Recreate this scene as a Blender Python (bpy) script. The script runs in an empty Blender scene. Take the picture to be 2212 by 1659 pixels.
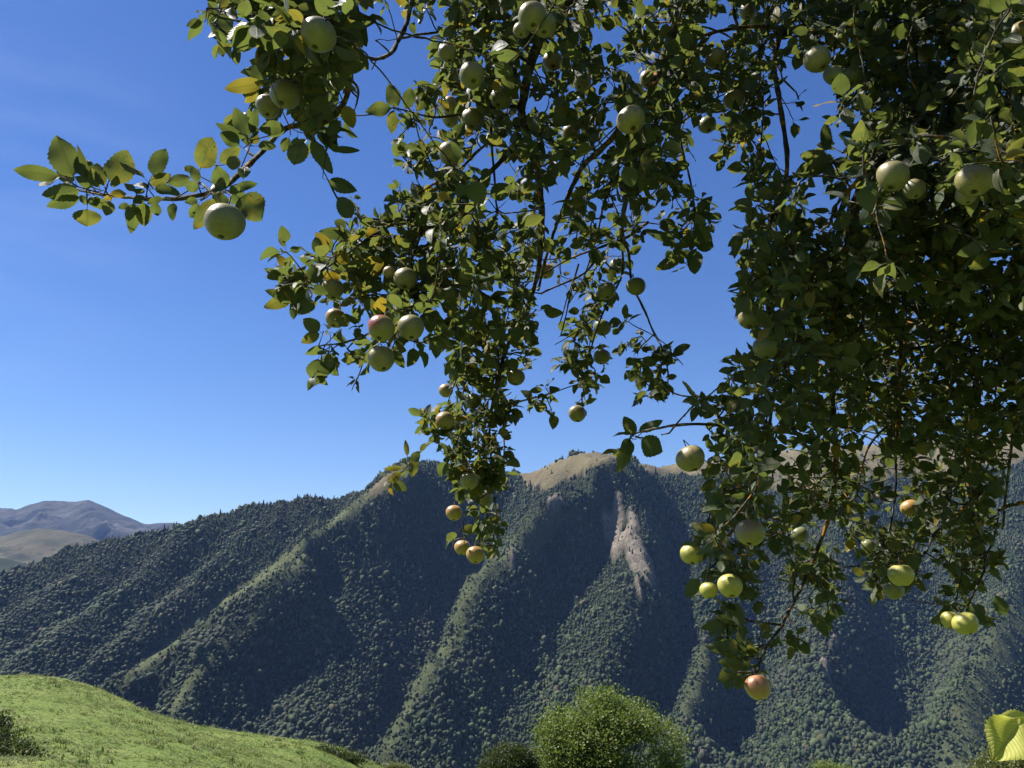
import bpy, bmesh, math, random
import numpy as np
from mathutils import Vector, Matrix
rng = np.random.default_rng(11)
random.seed(5)
scene = bpy.context.scene
R = math.radians

# ------------------------------------------------------------------ camera
FW, FH = 2212.0, 1659.0          # working pixel frame of the photograph
FOC = 1720.0
PITCH = R(14.7)
CAMZ = 1.6
cam_data = bpy.data.cameras.new("camera")
cam = bpy.data.objects.new("camera", cam_data)
scene.collection.objects.link(cam)
cam.location = (0, 0, CAMZ)
cam.rotation_euler = (R(90) + PITCH, 0, 0)
cam_data.sensor_width = 36
cam_data.lens = 36 * FOC / FW
cam_data.clip_start = 0.05
cam_data.clip_end = 60000
scene.camera = cam
CP, SP = math.cos(PITCH), math.sin(PITCH)

def P(px, py, d):
    """a point of the place seen at photo position (px, py), d metres ahead"""
    a = (px - FW / 2) / FOC * d
    b = (FH / 2 - py) / FOC * d
    return np.array([a, d * CP - b * SP, CAMZ + d * SP + b * CP])

def PP(px, py, d):
    px, py, d = np.broadcast_arrays(np.asarray(px, float), np.asarray(py, float), np.asarray(d, float))
    a = (px - FW / 2) / FOC * d
    b = (FH / 2 - py) / FOC * d
    return np.stack([a, d * CP - b * SP, CAMZ + d * SP + b * CP], -1)

def project(v):
    x, y, z = v[..., 0], v[..., 1], v[..., 2] - CAMZ
    d = y * CP + z * SP
    b = -y * SP + z * CP
    dd = np.where(np.abs(d) < 1e-6, 1e-6, d)
    return FW / 2 + FOC * x / dd, FH / 2 - FOC * b / dd, d

# ------------------------------------------------------------------ sky, sun, exposure
SUN_EL, SUN_AZ = 55.0, -74.0      # azimuth measured from the view direction (+Y), negative = left
se, sa = R(SUN_EL), R(SUN_AZ)
sun_dir = Vector((math.sin(sa) * math.cos(se), math.cos(sa) * math.cos(se), math.sin(se)))
world = bpy.data.worlds.new("World")
scene.world = world
world.use_nodes = True
wn, wl = world.node_tree.nodes, world.node_tree.links
wn.clear()
wo = wn.new("ShaderNodeOutputWorld"); wb = wn.new("ShaderNodeBackground")
sky = wn.new("ShaderNodeTexSky"); sky.sky_type = 'NISHITA'
sky.sun_disc = False
sky.sun_elevation = se
sky.sun_rotation = sa
sky.altitude = 1200
sky.air_density = 1.12
sky.dust_density = 0.3
sky.ozone_density = 3.0
hs = wn.new("ShaderNodeHueSaturation"); hs.inputs["Saturation"].default_value = 1.25; hs.inputs["Hue"].default_value = 0.514
wl.new(sky.outputs[0], hs.inputs["Color"]); 
# faint high cirrus wisps low in the left of the view
tcw = wn.new("ShaderNodeTexCoord"); mpw = wn.new("ShaderNodeMapping"); mpw.inputs["Rotation"].default_value = (0, R(25), R(20)); mpw.inputs["Scale"].default_value = (1.6, 5.0, 16.0)
wl.new(tcw.outputs["Generated"], mpw.inputs[0]); nzw = wn.new("ShaderNodeTexNoise"); nzw.inputs["Scale"].default_value = 1.3; nzw.inputs["Detail"].default_value = 5
wl.new(mpw.outputs[0], nzw.inputs["Vector"]); dt = wn.new("ShaderNodeVectorMath"); dt.operation = 'DOT_PRODUCT'; dt.inputs[1].default_value = (-0.60, 0.68, 0.42)
wl.new(tcw.outputs["Generated"], dt.inputs[0]); mr = wn.new("ShaderNodeMapRange"); mr.inputs[1].default_value = 0.955; mr.inputs[2].default_value = 1.0
wl.new(dt.outputs["Value"], mr.inputs[0]); mr2 = wn.new("ShaderNodeMapRange"); mr2.inputs[1].default_value = 0.42; mr2.inputs[2].default_value = 0.75
wl.new(nzw.outputs[0], mr2.inputs[0]); ml = wn.new("ShaderNodeMath"); ml.operation = 'MULTIPLY'; wl.new(mr.outputs[0], ml.inputs[0]); wl.new(mr2.outputs[0], ml.inputs[1])
ml2 = wn.new("ShaderNodeMath"); ml2.operation = 'MULTIPLY'; wl.new(ml.outputs[0], ml2.inputs[0]); ml2.inputs[1].default_value = 0.14
mxw = wn.new("ShaderNodeMix"); mxw.data_type = 'RGBA'; wl.new(ml2.outputs[0], mxw.inputs[0]); wl.new(hs.outputs[0], mxw.inputs[6]); mxw.inputs[7].default_value = (5.5, 6.2, 7.6, 1)
wl.new(mxw.outputs[2], wb.inputs[0]); wl.new(wb.outputs[0], wo.inputs[0])
wb.inputs[1].default_value = 0.05
sun_data = bpy.data.lights.new("sun", 'SUN')
sun_data.energy = 5.0
sun_data.angle = R(0.53)
sun_data.color = (1.0, 0.95, 0.87)
sun = bpy.data.objects.new("sun", sun_data)
scene.collection.objects.link(sun)
sun.rotation_euler = sun_dir.to_track_quat('Z', 'Y').to_euler()
sun.location = (-20, 5, 30)
scene.view_settings.view_transform = 'Standard'
scene.view_settings.look = 'None'
scene.view_settings.exposure = 1.46
scene.view_settings.gamma = 1.0
scene.cycles.use_denoising = True
scene.cycles.max_bounces = 8
scene.cycles.diffuse_bounces = 1
scene.cycles.glossy_bounces = 2
scene.cycles.transmission_bounces = 2
scene.cycles.transparent_max_bounces = 8
scene.cycles.volume_bounces = 0
scene.cycles.sample_clamp_indirect = 6
scene.cycles.use_adaptive_sampling = True
scene.cycles.adaptive_threshold = 0.02

# ------------------------------------------------------------------ helpers
def tag(o, label=None, cat=None, group=None, kind=None):
    if label: o["label"] = label
    if cat: o["category"] = cat
    if group: o["group"] = group
    if kind: o["kind"] = kind
    return o

def empty(name, loc=(0, 0, 0)):
    o = bpy.data.objects.new(name, None)
    scene.collection.objects.link(o)
    o.location = loc
    o.empty_display_size = 0.1
    return o

def mesh_from(name, V, F, mat=None, parent=None, smooth=True, color=None, uv=None, off=None):
    """one mesh object from numpy vertices and faces (all quads or all tris, or a list of such arrays)"""
    if not isinstance(F, (list, tuple)): F = [F]
    F = [np.asarray(f, np.int32) for f in F if len(f)]
    V = np.asarray(V, np.float64)
    if off is not None: V = V - np.asarray(off)
    me = bpy.data.meshes.new(name)
    me.vertices.add(len(V)); me.vertices.foreach_set("co", V.astype(np.float32).ravel())
    nl = sum(f.size for f in F); nf = sum(len(f) for f in F)
    me.loops.add(nl); me.polygons.add(nf)
    li = np.concatenate([f.ravel() for f in F])
    me.loops.foreach_set("vertex_index", li)
    sizes = np.concatenate([np.full(len(f), f.shape[1], np.int32) for f in F])
    starts = np.concatenate([[0], np.cumsum(sizes)[:-1]]).astype(np.int32)
    me.polygons.foreach_set("loop_start", starts)
    me.polygons.foreach_set("loop_total", sizes)
    me.polygons.foreach_set("use_smooth", np.full(nf, smooth, bool))
    if color is not None:
        a = me.attributes.new("tone", 'FLOAT_COLOR', 'POINT')
        c = np.ones((len(V), 4), np.float32); c[:, :color.shape[1]] = color
        a.data.foreach_set("color", c.ravel())
    if uv is not None:
        l = me.uv_layers.new(name="leaf")
        l.data.foreach_set("uv", np.asarray(uv, np.float32)[li].ravel())
    me.update(calc_edges=True)
    me.validate()
    o = bpy.data.objects.new(name, me)
    scene.collection.objects.link(o)
    if mat: me.materials.append(mat)
    if parent is not None: o.parent = parent
    return o

def hash2(ix, iy, seed):
    h = (ix.astype(np.int64) * 374761393 + iy.astype(np.int64) * 668265263 + seed * 974711) & 0xffffffff
    h = ((h ^ (h >> 13)) * 1274126177) & 0xffffffff
    h = (h ^ (h >> 16)) & 0xffffffff
    return h / 4294967295.0

def vnoise(x, y, seed=0):
    ix, iy = np.floor(x), np.floor(y)
    fx, fy = x - ix, y - iy
    ix = ix.astype(np.int64); iy = iy.astype(np.int64)
    u, v = fx * fx * (3 - 2 * fx), fy * fy * (3 - 2 * fy)
    a, b = hash2(ix, iy, seed), hash2(ix + 1, iy, seed)
    c, d = hash2(ix, iy + 1, seed), hash2(ix + 1, iy + 1, seed)
    return (a * (1 - u) + b * u) * (1 - v) + (c * (1 - u) + d * u) * v - 0.5

def fbm(x, y, sc, octs=4, seed=0, gain=0.5, ridged=False):
    r = 0; amp = 1.0; f = 1.0 / sc
    for i in range(octs):
        n = vnoise(x * f + 13.7 * i, y * f - 7.1 * i, seed + i)
        if ridged: n = 0.5 - np.abs(n) * 2
        r = r + n * amp
        amp *= gain; f *= 2.03
    return r

def rbf_fit(pts, smooth=0.0):
    xy = pts[:, :2]; n = len(xy)
    D = np.sqrt(((xy[:, None] - xy[None]) ** 2).sum(-1))
    A = np.zeros((n + 3, n + 3)); A[:n, :n] = D + np.eye(n) * smooth
    A[:n, n] = 1; A[:n, n + 1:] = xy / 1000; A[n:, :n] = A[:n, n:].T
    b = np.zeros(n + 3); b[:n] = pts[:, 2]
    return xy, np.linalg.solve(A, b)

def rbf_eval(fit, x, y):
    xy, w = fit; n = len(xy); out = np.empty(x.size); X = x.ravel(); Y = y.ravel()
    for i in range(0, X.size, 20000):
        a, b = X[i:i + 20000], Y[i:i + 20000]
        D = np.sqrt((a[:, None] - xy[None, :, 0]) ** 2 + (b[:, None] - xy[None, :, 1]) ** 2)
        out[i:i + 20000] = D @ w[:n] + w[n] + w[n + 1] * a / 1000 + w[n + 2] * b / 1000
    return out.reshape(x.shape)

def densify(line, step):
    """line of (px,py,d) -> world points every `step` metres"""
    W = np.array([P(*p) for p in line]); out = []
    for a, b in zip(W[:-1], W[1:]):
        k = max(1, int(np.linalg.norm(b - a) / step))
        for i in range(k): out.append(a + (b - a) * i / k)
    out.append(W[-1]); return out

def dedupe(pts, mind):
    keep = []
    for p in pts:
        if all((p[0] - q[0]) ** 2 + (p[1] - q[1]) ** 2 > mind * mind for q in keep): keep.append(p)
    return np.array(keep)

def in_poly(px, py, poly):
    r = np.zeros(px.shape, bool); n = len(poly); j = n - 1
    for i in range(n):
        xi, yi = poly[i]; xj, yj = poly[j]
        c = ((yi > py) != (yj > py)) & (px < (xj - xi) * (py - yi) / (yj - yi + 1e-9) + xi)
        r ^= c; j = i
    return r

def grid_faces(nr, nc):
    i = np.arange(nr - 1)[:, None] * nc + np.arange(nc - 1)[None]
    return np.stack([i, i + 1, i + nc + 1, i + nc], -1).reshape(-1, 4)

def seg_dist(px, py, line):
    best = np.full(px.shape, 1e9)
    for (x0, y0), (x1, y1) in zip(line[:-1], line[1:]):
        dx, dy = x1 - x0, y1 - y0
        t = np.clip(((px - x0) * dx + (py - y0) * dy) / (dx * dx + dy * dy + 1e-9), 0, 1)
        best = np.minimum(best, np.hypot(px - x0 - t * dx, py - y0 - t * dy))
    return best

ALB = 0.50        # overall albedo level that goes with the exposure chosen above
# node material helper
class NT:
    def __init__(s, name):
        s.m = bpy.data.materials.new(name); s.m.use_nodes = True
        s.t = s.m.node_tree; s.t.nodes.clear()
        s.out = s.t.nodes.new("ShaderNodeOutputMaterial")
    def n(s, typ, **kw):
        o = s.t.nodes.new("ShaderNode" + typ)
        for k, v in kw.items():
            if isinstance(v, bpy.types.NodeSocket): s.t.links.new(v, o.inputs[k.replace('_', ' ')] if not k.startswith('i') or not k[1:].isdigit() else o.inputs[int(k[1:])])
            elif k[0] == 'i' and k[1:].isdigit(): o.inputs[int(k[1:])].default_value = v
            elif hasattr(o, k): setattr(o, k, v)
            else: o.inputs[k.replace('_', ' ')].default_value = v
        return o
    def link(s, a, b): s.t.links.new(a, b)
    def math(s, op, a, b=0.5, c=None, clamp=False):
        o = s.t.nodes.new("ShaderNodeMath"); o.operation = op; o.use_clamp = clamp
        for i, v in enumerate((a, b) if c is None else (a, b, c)):
            if isinstance(v, bpy.types.NodeSocket): s.t.links.new(v, o.inputs[i])
            else: o.inputs[i].default_value = v
        return o.outputs[0]
    def mix(s, f, a, b, blend='MIX'):
        o = s.t.nodes.new("ShaderNodeMix"); o.data_type = 'RGBA'; o.blend_type = blend
        for i, v in ((0, f), (6, a), (7, b)):
            if isinstance(v, bpy.types.NodeSocket): s.t.links.new(v, o.inputs[i])
            elif i == 0: o.inputs[0].default_value = v
            else: o.inputs[i].default_value = tuple(q * ALB for q in v) + (1,) if len(v) == 3 else v
        return o.outputs[2]
    def ramp(s, f, stops, interp='LINEAR'):
        o = s.t.nodes.new("ShaderNodeValToRGB"); o.color_ramp.interpolation = interp
        el = o.color_ramp.elements
        while len(el) > 1: el.remove(el[-1])
        el[0].position = stops[0][0]; el[0].color = col4(stops[0][1])
        for p, c in stops[1:]:
            e = el.new(p); e.color = col4(c)
        s.t.links.new(f, o.inputs[0]); return o.outputs[0]
    def noise(s, vec, scale, detail=4, rough=0.55, out=0):
        o = s.t.nodes.new("ShaderNodeTexNoise"); o.inputs["Scale"].default_value = scale
        o.inputs["Detail"].default_value = detail; o.inputs["Roughness"].default_value = rough
        if vec is not None: s.t.links.new(vec, o.inputs["Vector"])
        return o.outputs[out]
    def bump(s, h, strength, dist):
        o = s.t.nodes.new("ShaderNodeBump"); o.inputs["Strength"].default_value = strength
        o.inputs["Distance"].default_value = dist; s.t.links.new(h, o.inputs["Height"]); return o.outputs[0]
def col4(c): return (c, c, c, 1) if isinstance(c, (int, float)) else (c[0] * ALB, c[1] * ALB, c[2] * ALB, 1)
# ------------------------------------------------------------------ mountains
class G(list): pass      # a gully: cut deeper than the line traced
RIDGE_A = [(887,1016,2450),(798,1072,2350),(706,1140,2190),(635,1195,2050),(575,1239,1950),(460,1314,1800),(397,1370,1700),(337,1417,1620),(246,1493,1500),(180,1560,1400),(100,1650,1280)]
RIDGE_B = [(660,1200,2010),(610,1262,1890),(556,1330,1780),(456,1421,1620),(417,1465,1540),(369,1536,1440),(300,1640,1300)]
RIDGE_D = [(1320,990,2480),(1250,1040,2380),(1200,1080,2300),(1160,1120,2200),(1110,1180,2080),(1010,1245,1950),(985,1300,1860),(958,1378,1750),(919,1429,1660),(887,1477,1590),(851,1548,1500),(808,1643,1400),(770,1720,1320)]
RIDGE_E = [(1560,1030,2850),(1540,1120,2600),(1490,1220,2330),(1530,1330,2080),(1530,1429,1900),(1490,1516,1750),(1451,1596,1620),(1430,1680,1500)]
RIDGE_G = [(2230,1000,2800),(2240,1180,2400),(2200,1280,2150),(2145,1358,1950),(2078,1457,1800),(2046,1556,1680),(2006,1655,1560),(1980,1740,1450)]
lines = [RIDGE_A, RIDGE_B, RIDGE_D, RIDGE_E, RIDGE_G,
 [(850,1052,2800),(798,1071,2640),(734,1083,2560),(635,1087,2520),(591,1104,2500),(555,1100,2500),(516,1113,2480),(480,1132,2470),(462,1121,2440),(440,1119,2440),(397,1141,2440),(341,1168,2430),(278,1170,2420),(222,1180,2400),(119,1214,2360),(60,1224,2330),(0,1248,2300),(-150,1284,2230),(-400,1339,2100)],
 [(887,1016,2450),(915,1018,2480),(958,1025,2560),(1040,1034,2660),(1125,1030,2720),(1165,1018,2640),(1224,1004,2560),(1276,994,2500),(1320,990,2480)],
 [(1320,990,2480),(1355,1004,2560),(1387,1014,2650),(1460,1011,3200),(1560,997,3200),(1650,985,3200),(1709,975,3200),(1772,968,3200),(1911,966,3150),(2006,961,3100),(2110,955,3050),(2212,953,3000),(2500,940,2900),(2900,930,2900)],
 # spurs and gullies of the left massif
 [(591,1095,2490),(516,1180,2300),(430,1260,2130),(330,1330,1990),(240,1400,1850),(130,1500,1650)],
 G([(530,1135,2440),(400,1250,2250),(290,1340,2060),(190,1430,1870),(90,1520,1680)]),
 [(440,1110,2440),(380,1180,2320),(280,1270,2130),(180,1340,1980),(80,1420,1820),(0,1480,1700)],
 G([(350,1180,2390),(240,1280,2220),(110,1365,2040),(0,1440,1870)]),
 [(300,1161,2420),(200,1230,2280),(80,1310,2100),(-50,1400,1900)],
 G([(190,1210,2370),(60,1295,2200),(-60,1370,2050)]),
 [(60,1215,2330),(-80,1300,2150),(-250,1420,1900)],
 # gully left of ridge A
 G([(740,1120,2470),(640,1178,2350),(510,1285,2130),(430,1352,2030),(345,1420,1900),(240,1500,1740),(150,1590,1580)]),
 # between A and B
 G([(610,1245,1985),(500,1352,1850),(430,1418,1740),(360,1495,1610),(290,1590,1460)]),
 # flank right of B, two minor spurs
 [(958,1025,2560),(900,1130,2380),(820,1240,2170),(750,1350,1980),(700,1450,1800),(660,1560,1600),(630,1660,1450)],
 [(860,1110,2400),(745,1225,2200),(655,1340,2000),(600,1450,1800),(545,1560,1600),(500,1660,1450)],
 [(905,1250,2230),(850,1350,2060),(800,1450,1880),(760,1560,1680),(720,1660,1500)],
 # main gully behind ridge D
 G([(1120,1050,2700),(1070,1120,2560),(1050,1180,2420),(1010,1290,2270),(985,1390,2090),(930,1470,1930),(880,1560,1790),(840,1650,1650),(800,1730,1500)]),
 # right of D
 [(1335,1040,2520),(1320,1120,2420),(1290,1230,2230),(1240,1310,2080),(1190,1400,1910),(1130,1500,1740),(1080,1600,1580),(1050,1700,1440)],
 [(1200,1150,2260),(1150,1260,2040),(1080,1370,1840),(1020,1480,1660),(970,1590,1490),(940,1700,1370)],
 [(1250,1130,2400),(1190,1260,2150),(1120,1380,1930),(1060,1490,1740),(1010,1600,1560)],
 [(1387,1014,2650),(1395,1080,2480),(1405,1150,2300),(1395,1210,2180),(1425,1285,2060),(1380,1370,1900),(1320,1470,1730),(1260,1580,1560),(1220,1680,1440)],
 [(1460,1060,2700),(1468,1150,2540),(1455,1240,2400),(1460,1290,2260),(1480,1380,2090),(1440,1480,1920),(1400,1580,1760),(1370,1690,1600)],
 [(1700,1060,2900),(1680,1200,2600),(1690,1330,2320),(1640,1450,2080),(1600,1560,1880),(1560,1680,1680)],
 [(1850,1030,2850),(1830,1150,2520),(1800,1300,2200),(1780,1450,1900),(1750,1560,1700),(1720,1680,1520)],
 [(1760,1200,2500),(1735,1330,2200),(1700,1450,1990),(1660,1570,1800)],
 [(1920,1180,2560),(1900,1330,2270),(1880,1450,2060),(1850,1580,1850)],
 [(1880,1200,2580),(1850,1330,2320),(1835,1450,2100),(1800,1580,1880)],
 [(2000,1080,2850),(1990,1200,2600),(2030,1330,2350),(2020,1450,2150),(1980,1560,1960),(1950,1680,1760)],
 [(2500,1200,2600),(2420,1400,2150),(2300,1550,1850),(2200,1700,1600)],
 [(2300,1150,2600),(2320,1300,2300),(2240,1450,2050),(2160,1560,1880),(2100,1680,1700)],
]
pts = []
for l in lines: pts += [p - np.array([0, 0, (8.0 if l[0][0] < 560 else 14.0) if isinstance(l, G) else 0]) for p in densify(l, 60)]
pts = [p for p in pts]
for x in range(-3000, 4001, 250):
    pts.append((x, 1000, -500 + 30 * math.sin(x / 300)))
    pts.append((x, 760, -515))
for x in range(-3200, 0, 300):
    pts.append((x, 3300 + 0.1 * x, -60 - 0.08 * abs(x + 400))); pts.append((x, 4200, -250))
for x in range(0, 4200, 300):
    pts.append((x, 3900, 330 + 0.03 * x)); pts.append((x, 4600, 150))
for y in range(1300, 4200, 300):
    pts.append((-3100, y, -300 + (y - 1300) * .1)); pts.append((4100, y, -400 + (y - 1300) * .35))
pts = dedupe(pts, 34)
MFIT = rbf_fit(pts, 0.6)
xs = np.arange(-2700, 3300, 12.0); ys = np.arange(800, 4400, 12.0)
X, Y = np.meshgrid(xs, ys)
def mount_noise(X, Y):
    amp = np.clip((Y - 850) / 300, 0, 1)
    wx = X + 40 * fbm(X, Y, 160, 3, 5); wy = Y + 40 * fbm(X, Y, 160, 3, 9)
    # runnels falling towards the valley
    run = fbm(wx + 0.25 * wy, wy * 0.28, 75, 3, 21, ridged=True)
    return amp * (11 * fbm(X, Y, 200, 4, 3) + 19 * run + 8 * fbm(X, Y, 45, 3, 31))
Z = rbf_eval(MFIT, X, Y) + mount_noise(X, Y)
PXm, PYm, Dm = project(np.stack([X, Y, Z], -1))
Z8 = lambda L: [(768 + .3968 * a, 1000.7 + .3968 * b) for a, b in L]
CLIFFS = [Z8([(1440,195),(1395,262),(1355,290),(1365,430),(1400,545),(1460,520),(1448,420),(1462,240)]),
          Z8([(1492,265),(1462,400),(1475,500),(1515,600),(1580,655),(1645,710),(1632,610),(1600,520),(1545,420),(1525,300)]),
          Z8([(1510,620),(1530,740),(1580,770),(1545,680)]), Z8([(850,490),(820,560),(850,590),(885,520)]),
          Z8([(1060,215),(1020,260),(1060,265),(1160,235),(1110,205)]),
          [(1800,1378),(1792,1398),(1808,1400),(1812,1380)], [(1778,1432),(1782,1465),(1794,1480),(1792,1450)]]
rock = np.zeros(X.shape)
wob = 5 * fbm(X, Y, 50, 3, 77)
for c in CLIFFS: rock = np.maximum(rock, in_poly(PXm + wob, PYm + wob, c).astype(float))
BROWN = [[(1122,1034),(1120,1022),(1165,1000),(1224,985),(1290,970),(1345,970),(1345,992),(1300,1003),(1284,1010),(1236,1034),(1177,1062),(1165,1048),(1150,1056),(1133,1052)],
         [(1378,980),(1378,1008),(1400,1022),(1440,1031),(1530,1024),(1600,1030),(1680,1060),(1760,1066),(1850,1034),(1950,1022),(2000,1035),(2060,1020),(2100,1000),(2160,1010),(2240,985),(2900,960),(2900,800),(1378,800)],
         [(795,1060),(790,1080),(812,1072),(850,1050),(884,1030),(890,1005),(850,1015)]]
brown = np.zeros(X.shape)
wob2 = 14 * fbm(X, Y, 80, 3, 177)
for c in BROWN: brown = np.maximum(brown, in_poly(PXm, PYm + wob2 * .6, c).astype(float))
brown = np.where((X > 350) & (Y > 3050), 1.0, brown)
lineA = [p[:2] for p in RIDGE_A]; lineB = [p[:2] for p in RIDGE_B]; lineD = [p[:2] for p in RIDGE_D]; lineG = [p[:2] for p in RIDGE_G]
dA, dB, dD = seg_dist(PXm, PYm, lineA), seg_dist(PXm, PYm, lineB), seg_dist(PXm + 0, PYm, lineD)
wn_ = 10 * fbm(X, Y, 70, 3, 99)
pale = np.clip(1.25 - np.minimum(dA, dB + 2) / (14 + wn_ * .7), 0, 1)
pale = np.maximum(pale, 0.7 * np.clip(1.2 - (seg_dist(PXm - 22, PYm, lineD)) / (34 + 3 * wn_), 0, 1) * (PYm > 1100))
pale = np.maximum(pale, 0.75 * np.clip(1.4 - seg_dist(PXm - 45, PYm, lineG) / (50 + 3 * wn_), 0, 1))
pale = np.maximum(pale, 0.6 * np.clip(1.3 - seg_dist(PXm, PYm, [(1540, 1400), (1500, 1500), (1440, 1620)]) / (30 + 3 * wn_), 0, 1))
Z = Z + rock * (16 + 16 * fbm(X, Y, 34, 4, 55, ridged=True))

m = NT("mountain_ground")
geo = m.n("NewGeometry").outputs["Position"]
tone = m.n("Attribute", attribute_name="tone"); sep = m.n("SeparateColor"); m.link(tone.outputs["Color"], sep.inputs[0])
n1 = m.noise(geo, 0.012, 6); n2 = m.noise(geo, 0.08, 5, 0.65)
forest = m.ramp(n2, [(0.3, (0.022, 0.034, 0.016)), (0.7, (0.045, 0.06, 0.025))])
brownc = m.ramp(n1, [(0.3, (0.19, 0.165, 0.09)), (0.5, (0.26, 0.22, 0.12)), (0.7, (0.17, 0.135, 0.085))])
brownc = m.mix(m.math('MULTIPLY', n2, 0.35), brownc, (0.16, 0.12, 0.07))
palec = m.ramp(n2, [(0.3, (0.09, 0.11, 0.045)), (0.6, (0.16, 0.18, 0.085)), (0.8, (0.2, 0.19, 0.115))])
mapv = m.n("Mapping"); m.link(geo, mapv.inputs[0]); mapv.inputs["Scale"].default_value = (0.1, 0.1, 0.03)
rn = m.noise(mapv.outputs[0], 1.2, 8, 0.7)
rockc = m.ramp(rn, [(0.3, (0.10, 0.085, 0.065)), (0.5, (0.28, 0.235, 0.185)), (0.68, (0.40, 0.345, 0.28))])
c = m.mix(sep.outputs[2], forest, palec); c = m.mix(sep.outputs[0], c, brownc); c = m.mix(sep.outputs[1], c, rockc)
b = m.n("BsdfPrincipled", Base_Color=c, Roughness=0.95, Specular_IOR_Level=0.1)
m.link(m.bump(m.math('ADD', rn, n2), 0.9, 6.0), b.inputs["Normal"])
m.link(b.outputs[0], m.out.inputs[0])
MAT_MOUNT = m.m
V = np.stack([X, Y, Z], -1).reshape(-1, 3)
mountain = mesh_from("mountain_slope", V, grid_faces(*X.shape), MAT_MOUNT, color=np.stack([brown, rock, pale], -1).reshape(-1, 3))
tag(mountain, "steep forested mountainside across the valley with spurs, gullies and brown summit grass", "mountain", kind="structure")

# far mountains -----------------------------------------------------------
def far_range(name, sky, d, base_py, seed, rough, mat, label, back=1500, front=1800, dx=40.0):
    """a distant range: crest heights read along the skyline, flanks falling away before and behind it"""
    sk = np.array(sky, float); W = PP(sk[:, 0], sk[:, 1], d); y0 = W[:, 1].mean(); zb = P(0, base_py, d)[2]
    X, Y = np.meshgrid(np.arange(W[0, 0], W[-1, 0], dx), np.arange(y0 - front, y0 + back, dx))
    wob = 500 * fbm(X, Y, 1500, 2, seed + 3) * (front / 3000)
    H = np.interp(X * (y0 / Y), W[:, 0], W[:, 2])
    Hs = np.interp(X * (y0 / Y) + wob * np.clip(np.abs(Y - y0) / front, 0, 1) * 2, W[:, 0], W[:, 2])
    t = np.where(Y < y0, (y0 - Y) / front, (Y - y0) / back); t = np.clip(t, 0, 1)
    Z = zb + (H * (1 - t) + Hs * t - zb) * (1 - t) ** 1.25
    k = np.sin(np.pi * t) ** .8
    Z += rough * k * (fbm(X + wob, Y * .6, front * .22, 5, seed, ridged=True) * .8 + .4 * fbm(X, Y, front * .09, 4, seed + 9)) + rough * .05 * fbm(X, Y, front * .03, 3, seed + 20)
    o = mesh_from(name, np.stack([X, Y, Z], -1).reshape(-1, 3), grid_faces(*X.shape), mat)
    tag(o, label, "mountain", kind="structure"); return o

m = NT("far_rock"); geo = m.n("NewGeometry"); pos = geo.outputs["Position"]
n1 = m.noise(pos, 0.0016, 8, 0.62); n2 = m.noise(pos, 0.006, 6, 0.7)
c = m.ramp(n1, [(0.36, (0.03, 0.042, 0.045)), (0.48, (0.065, 0.066, 0.068)), (0.55, (0.10, 0.095, 0.09)), (0.66, (0.16, 0.145, 0.14))])  # haze blue painted into the darker rock tones
c = m.mix(m.ramp(n2, [(0.5, 0), (0.62, 0.7)]), c, (0.07, 0.075, 0.05))
b = m.n("BsdfPrincipled", Base_Color=c, Roughness=0.95, Specular_IOR_Level=0.1); m.link(m.bump(n2, 0.8, 60), b.inputs["Normal"])
m.link(b.outputs[0], m.out.inputs[0]); MAT_FAR = m.m
far_range("distant_peak", [(-700,1110),(-500,1075),(-300,1090),(-120,1085),(0,1096),(36,1100),(60,1088),(90,1082),(135,1081),(160,1083),(186,1079),(222,1092),(270,1116),(317,1134),(350,1131),(373,1130),(393,1133),(450,1150),(600,1180),(800,1200)],
          9500, 1255, 4, 260, MAT_FAR, "hazy blue bare mountain with a pointed summit far off at left", back=2500, front=3000, dx=35)
m = NT("grass_hill"); geo = m.n("NewGeometry"); pos = geo.outputs["Position"]
n1 = m.noise(pos, 0.003, 6, 0.6); n2 = m.noise(pos, 0.012, 6, 0.7)
c = m.ramp(n1, [(0.35, (0.06, 0.065, 0.038)), (0.5, (0.12, 0.105, 0.06)), (0.65, (0.19, 0.155, 0.09))])
c = m.mix(m.ramp(m.math('ADD', m.math('MULTIPLY', n2, 0.6), m.math('MULTIPLY', n1, 0.6)), [(0.62, 0), (0.68, 0.85)]), c, (0.035, 0.045, 0.028))
b = m.n("BsdfPrincipled", Base_Color=c, Roughness=0.95, Specular_IOR_Level=0.1); m.link(m.bump(n2, 0.6, 12), b.inputs["Normal"])
m.link(b.outputs[0], m.out.inputs[0]); MAT_HILL = m.m
far_range("grassy_hill", [(-600,1200),(-300,1160),(-100,1170),(0,1159),(40,1146),(79,1140),(139,1146),(179,1155),(222,1171),(300,1200),(400,1240),(500,1300)],
          5200, 1300, 14, 75, MAT_HILL, "rounded brown grassy hill beyond the end of the forested ridge", back=1200, front=1600, dx=25)
far_range("wooded_foothill", [(-500,1230),(-200,1205),(0,1205),(52,1217),(120,1245),(220,1290),(320,1330)],
          3900, 1330, 24, 40, MAT_MOUNT, "low dark wooded foothill below the brown hill at far left", back=600, front=800, dx=25)

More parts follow.
